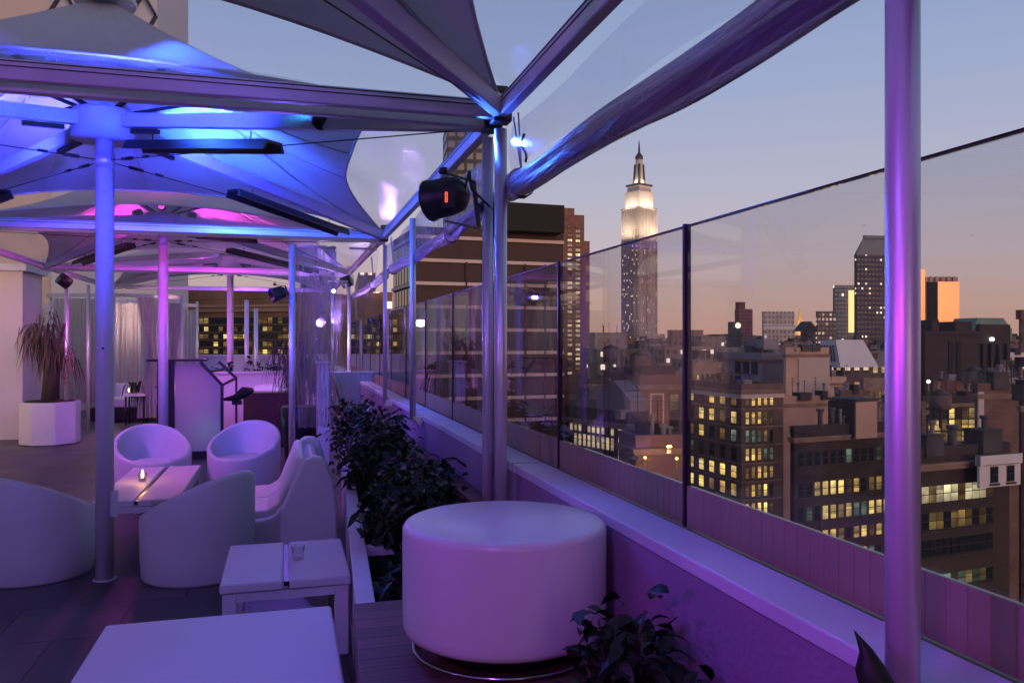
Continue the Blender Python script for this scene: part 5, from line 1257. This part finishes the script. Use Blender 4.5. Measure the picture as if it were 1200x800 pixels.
def wall_lamp(u, v, d, label, col=(1, .5, .15), r=.16, e=60):
    c = atd(u, v, d); t = thing('street_lamp', label, 'street lamp', (c.x, c.y, c.z))
    m = MB(); m.lathe([(0, -r), (r*.8, -r*.5), (r, 0), (r*.8, r*.5), (0, r)], 12); m.build('globe', emis('sodium_globe', col, 7), t)
    m = MB(); m.cyl((0, 0, -9), (0, 0, -r-.01), .05, n=8); m.build('lamp_post', BLACK, t)
    light('POINT', (c.x, c.y-.6, c.z), col, e*4, .3)
wall_lamp(756, 536, 83, 'orange sodium lamp above the plum coloured roof'); wall_lamp(793, 537, 83, 'orange sodium lamp beside the glass joint')
wall_lamp(767, 512, 109, 'soft orange lamp washing the rust brick wall', e=90, r=.2); wall_lamp(1088, 447, 148, 'white lamp on the roof right of the thick post', (1, .9, .7), .35, 40)

# left part of the city -----------------------------------------------------------------------
b = building('wide brick block glowing with gold lit windows beyond the far parapet', 180, 75, 345, 175, 352, BR_BROWN, -14, depth=20)
wins(b, 'front', .30, .99, 372, 415, 20, 5, .46, .52, (WY, WD, WB, WK), (.12, .33, .05, .5), 41, 1)
b = building('dark gold speckled block behind the crumpled curtain', 345, 120, 452, 340, 424, facade('gold_speck', (.15, .09, .08), 2.4, 3.4, .5, .5, .4, (1, .7, .35), 1.), 10)
b = building('slim bluish tower seen through the crumpled curtain', 420, 330, 440, 416, 322, facade('slim_blue', (.14, .14, .19), 3.2, 3.6, .5, .5, .12), 12, name='far_tower', cat='tower')
b = building('orange lit brick tower between the curtain and the far post', 434, 170, 460, 430, 347, facade('orange_tower', (.34, .18, .12), 2.6, 3.3, .5, .45, .35, (1, .8, .5), 1.3), 14, name='brick_tower', cat='tower')
b = building('low pinkish block under the slim bluish tower', 400, 230, 434, 396, 372, facade('low_pink', (.26, .17, .16), 3, 3.4, .5, .5, .25), 12)
b = building('dark tower top showing through the clear sheet above the black spotlight', 524, 260, 566, 519, 150, facade('dark_top', (.07, .07, .075), 3, 3.6, .7, .6, .0, win=(.05, .055, .07)), 10, name='dark_tower', cat='tower')
b = building('dark bluish block behind the far left of the curtain', 352, 300, 392, 348, 290, facade('bluish_left', (.10, .10, .16), 3, 3.6, .5, .5, .08), 10, name='far_tower', cat='tower')
# braced tower above the blue parasol
c = atd(60, 28, 60)
t = thing('braced_tower', 'pale tower with dark diagonal bracing rising behind the blue parasol', 'tower', (c.x, c.y, GROUND), -TH+R(6))
m = MB(); m.box((0, 0, 0), (7.6, 8, H+27+32-GROUND)); m.build('wall', prin('pale_lavender_render', (.55, .56, .62), .8, var=.05, vscale=.1), t)
for i in range(4):
    for j in range(4):
        z = H+18-GROUND+j*3.3; x = 1.9*i
        m = MB(); m.bar((x, -.15, z), (x+1.9, -.15, z+3.3), .22, .22, up=(0, 1, 0)); m.bar((x, -.4, z+3.3), (x+1.9, -.4, z), .2, .2, up=(0, 1, 0)); m.build('diagonal_brace', BLACK, t)
m = MB(); m.box((-4.6, 1, 0), (-.01, 9, H+29-GROUND)); m.build('side_wing', prin('cream_render', (.62, .52, .45), .8, var=.05, vscale=.2), t)

# unremarkable roofs further off: fill the grid of blocks
rnd = random.Random(21); facs = []
for i, (wc, lt) in enumerate((((.22, .15, .13), .14), ((.16, .12, .12), .2), ((.30, .22, .19), .10), ((.13, .11, .12), .16), ((.26, .13, .10), .12), ((.20, .19, .21), .15))):
    facs.append(facade('far_facade', wc, 3.2+.3*i, 3.6, .48, .5, lt, (1, .76, .45), 1.0, seed=i*3.3))
n_f = 0
for dist, step, lo, hi in ((255, 34, 414, 436), (350, 30, 406, 424), (480, 26, 402, 414), (650, 22, 398, 409), (900, 20, 394, 404), (1250, 18, 391, 400), (1700, 15, 391, 398)):
    u = 455 if dist > 200 else 640
    while u < 1230:
        wd = step*rnd.uniform(.8, 1.5); vt = rnd.uniform(lo, hi)
        if 690 < u < 815 or u > 815:
            b = building('unremarkable distant roof among the blocks filling the city below the skyline', u, dist*rnd.uniform(.95, 1.06), u+wd, u-4, vt, facs[rnd.randrange(6)], 14, group='unremarkable blocks of the far city', parapet=dist < 500, depth=dist*.06)
            if rnd.random() < .6:
                m = MB(); q = rnd.uniform(.1, .5); m.box((b.W*q, 1, b.h+.07), (b.W*(q+.3), 5, b.h+rnd.uniform(2, 4.5))); m.build('roof_cabin', ROOFM, b.t)
            n_f += 1
        u += wd*rnd.uniform(1.0, 1.25)
for (uc, d, ur, ul, vt, mt, lab, n1) in (
    (812, 230, 846, 806, 428, BR_TAN, 'tan brick block with a few dim windows, left of the grey rendered one', 5),
    (985, 160, 1016, 978, 462, BR_BROWN, 'narrow brown block behind the boxy bulkhead', 4),
    (1012, 210, 1050, 1008, 447, BR_TAN, 'tan brick block with dim windows under the dark tall tower', 5),
    (1094, 205, 1136, 1090, 450, BR_RED, 'red brick block between the slotted block and the dim windows', 5),
    (1168, 190, 1202, 1162, 447, GREY, 'grey block with dim windows below the white gabled facade', 4),
    (686, 180, 720, 680, 448, BR_DARK, 'dark narrow block beside the tall brick tower foot', 4),
    (715, 150, 752, 708, 440, BR_BROWN, 'brown block with dim windows left of the rust brick wall', 4)):
    b = building(lab, uc, d, ur, ul, vt, mt, 15)
    wins(b, 'front', .08, .92, vt+7, vt+7+4*(3.6*940/d), n1, 4, b.W*.84/n1*.48, 1.9, (WY, WD, WK), (.12, .22, .66), uc, 1)
# low dark blocks right below the terrace
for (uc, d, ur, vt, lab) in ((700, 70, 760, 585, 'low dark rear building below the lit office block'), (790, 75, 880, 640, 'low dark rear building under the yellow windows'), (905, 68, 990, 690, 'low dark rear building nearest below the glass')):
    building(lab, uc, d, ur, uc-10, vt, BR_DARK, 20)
# birds in the sky
for (u, v, lb) in ((1013, 264, 'tiny dark bird above the grey topped dark tower'), (1139, 276, 'tiny dark bird right of the thick post'), (848, 297, 'tiny dark bird left of the tall towers')):
    c = atd(u, v, 60); m = MB(); m.tube([(-.16, 0, 0), (-.05, 0, .02), (.08, 0, .01), (.14, 0, .0)], [.005, .03, .035, .006], 8)
    m.add([(0, -.02, .02), (.05, -.02, .02), (-.04, -.28, .09)], [(0, 1, 2)]); m.add([(0, .02, .02), (.05, .02, .02), (-.04, .28, .07)], [(0, 1, 2)])
    o = m.build('bird', BLACK); o.location = c; o.rotation_euler = (0, 0, .9); tag(o, lb, 'bird')
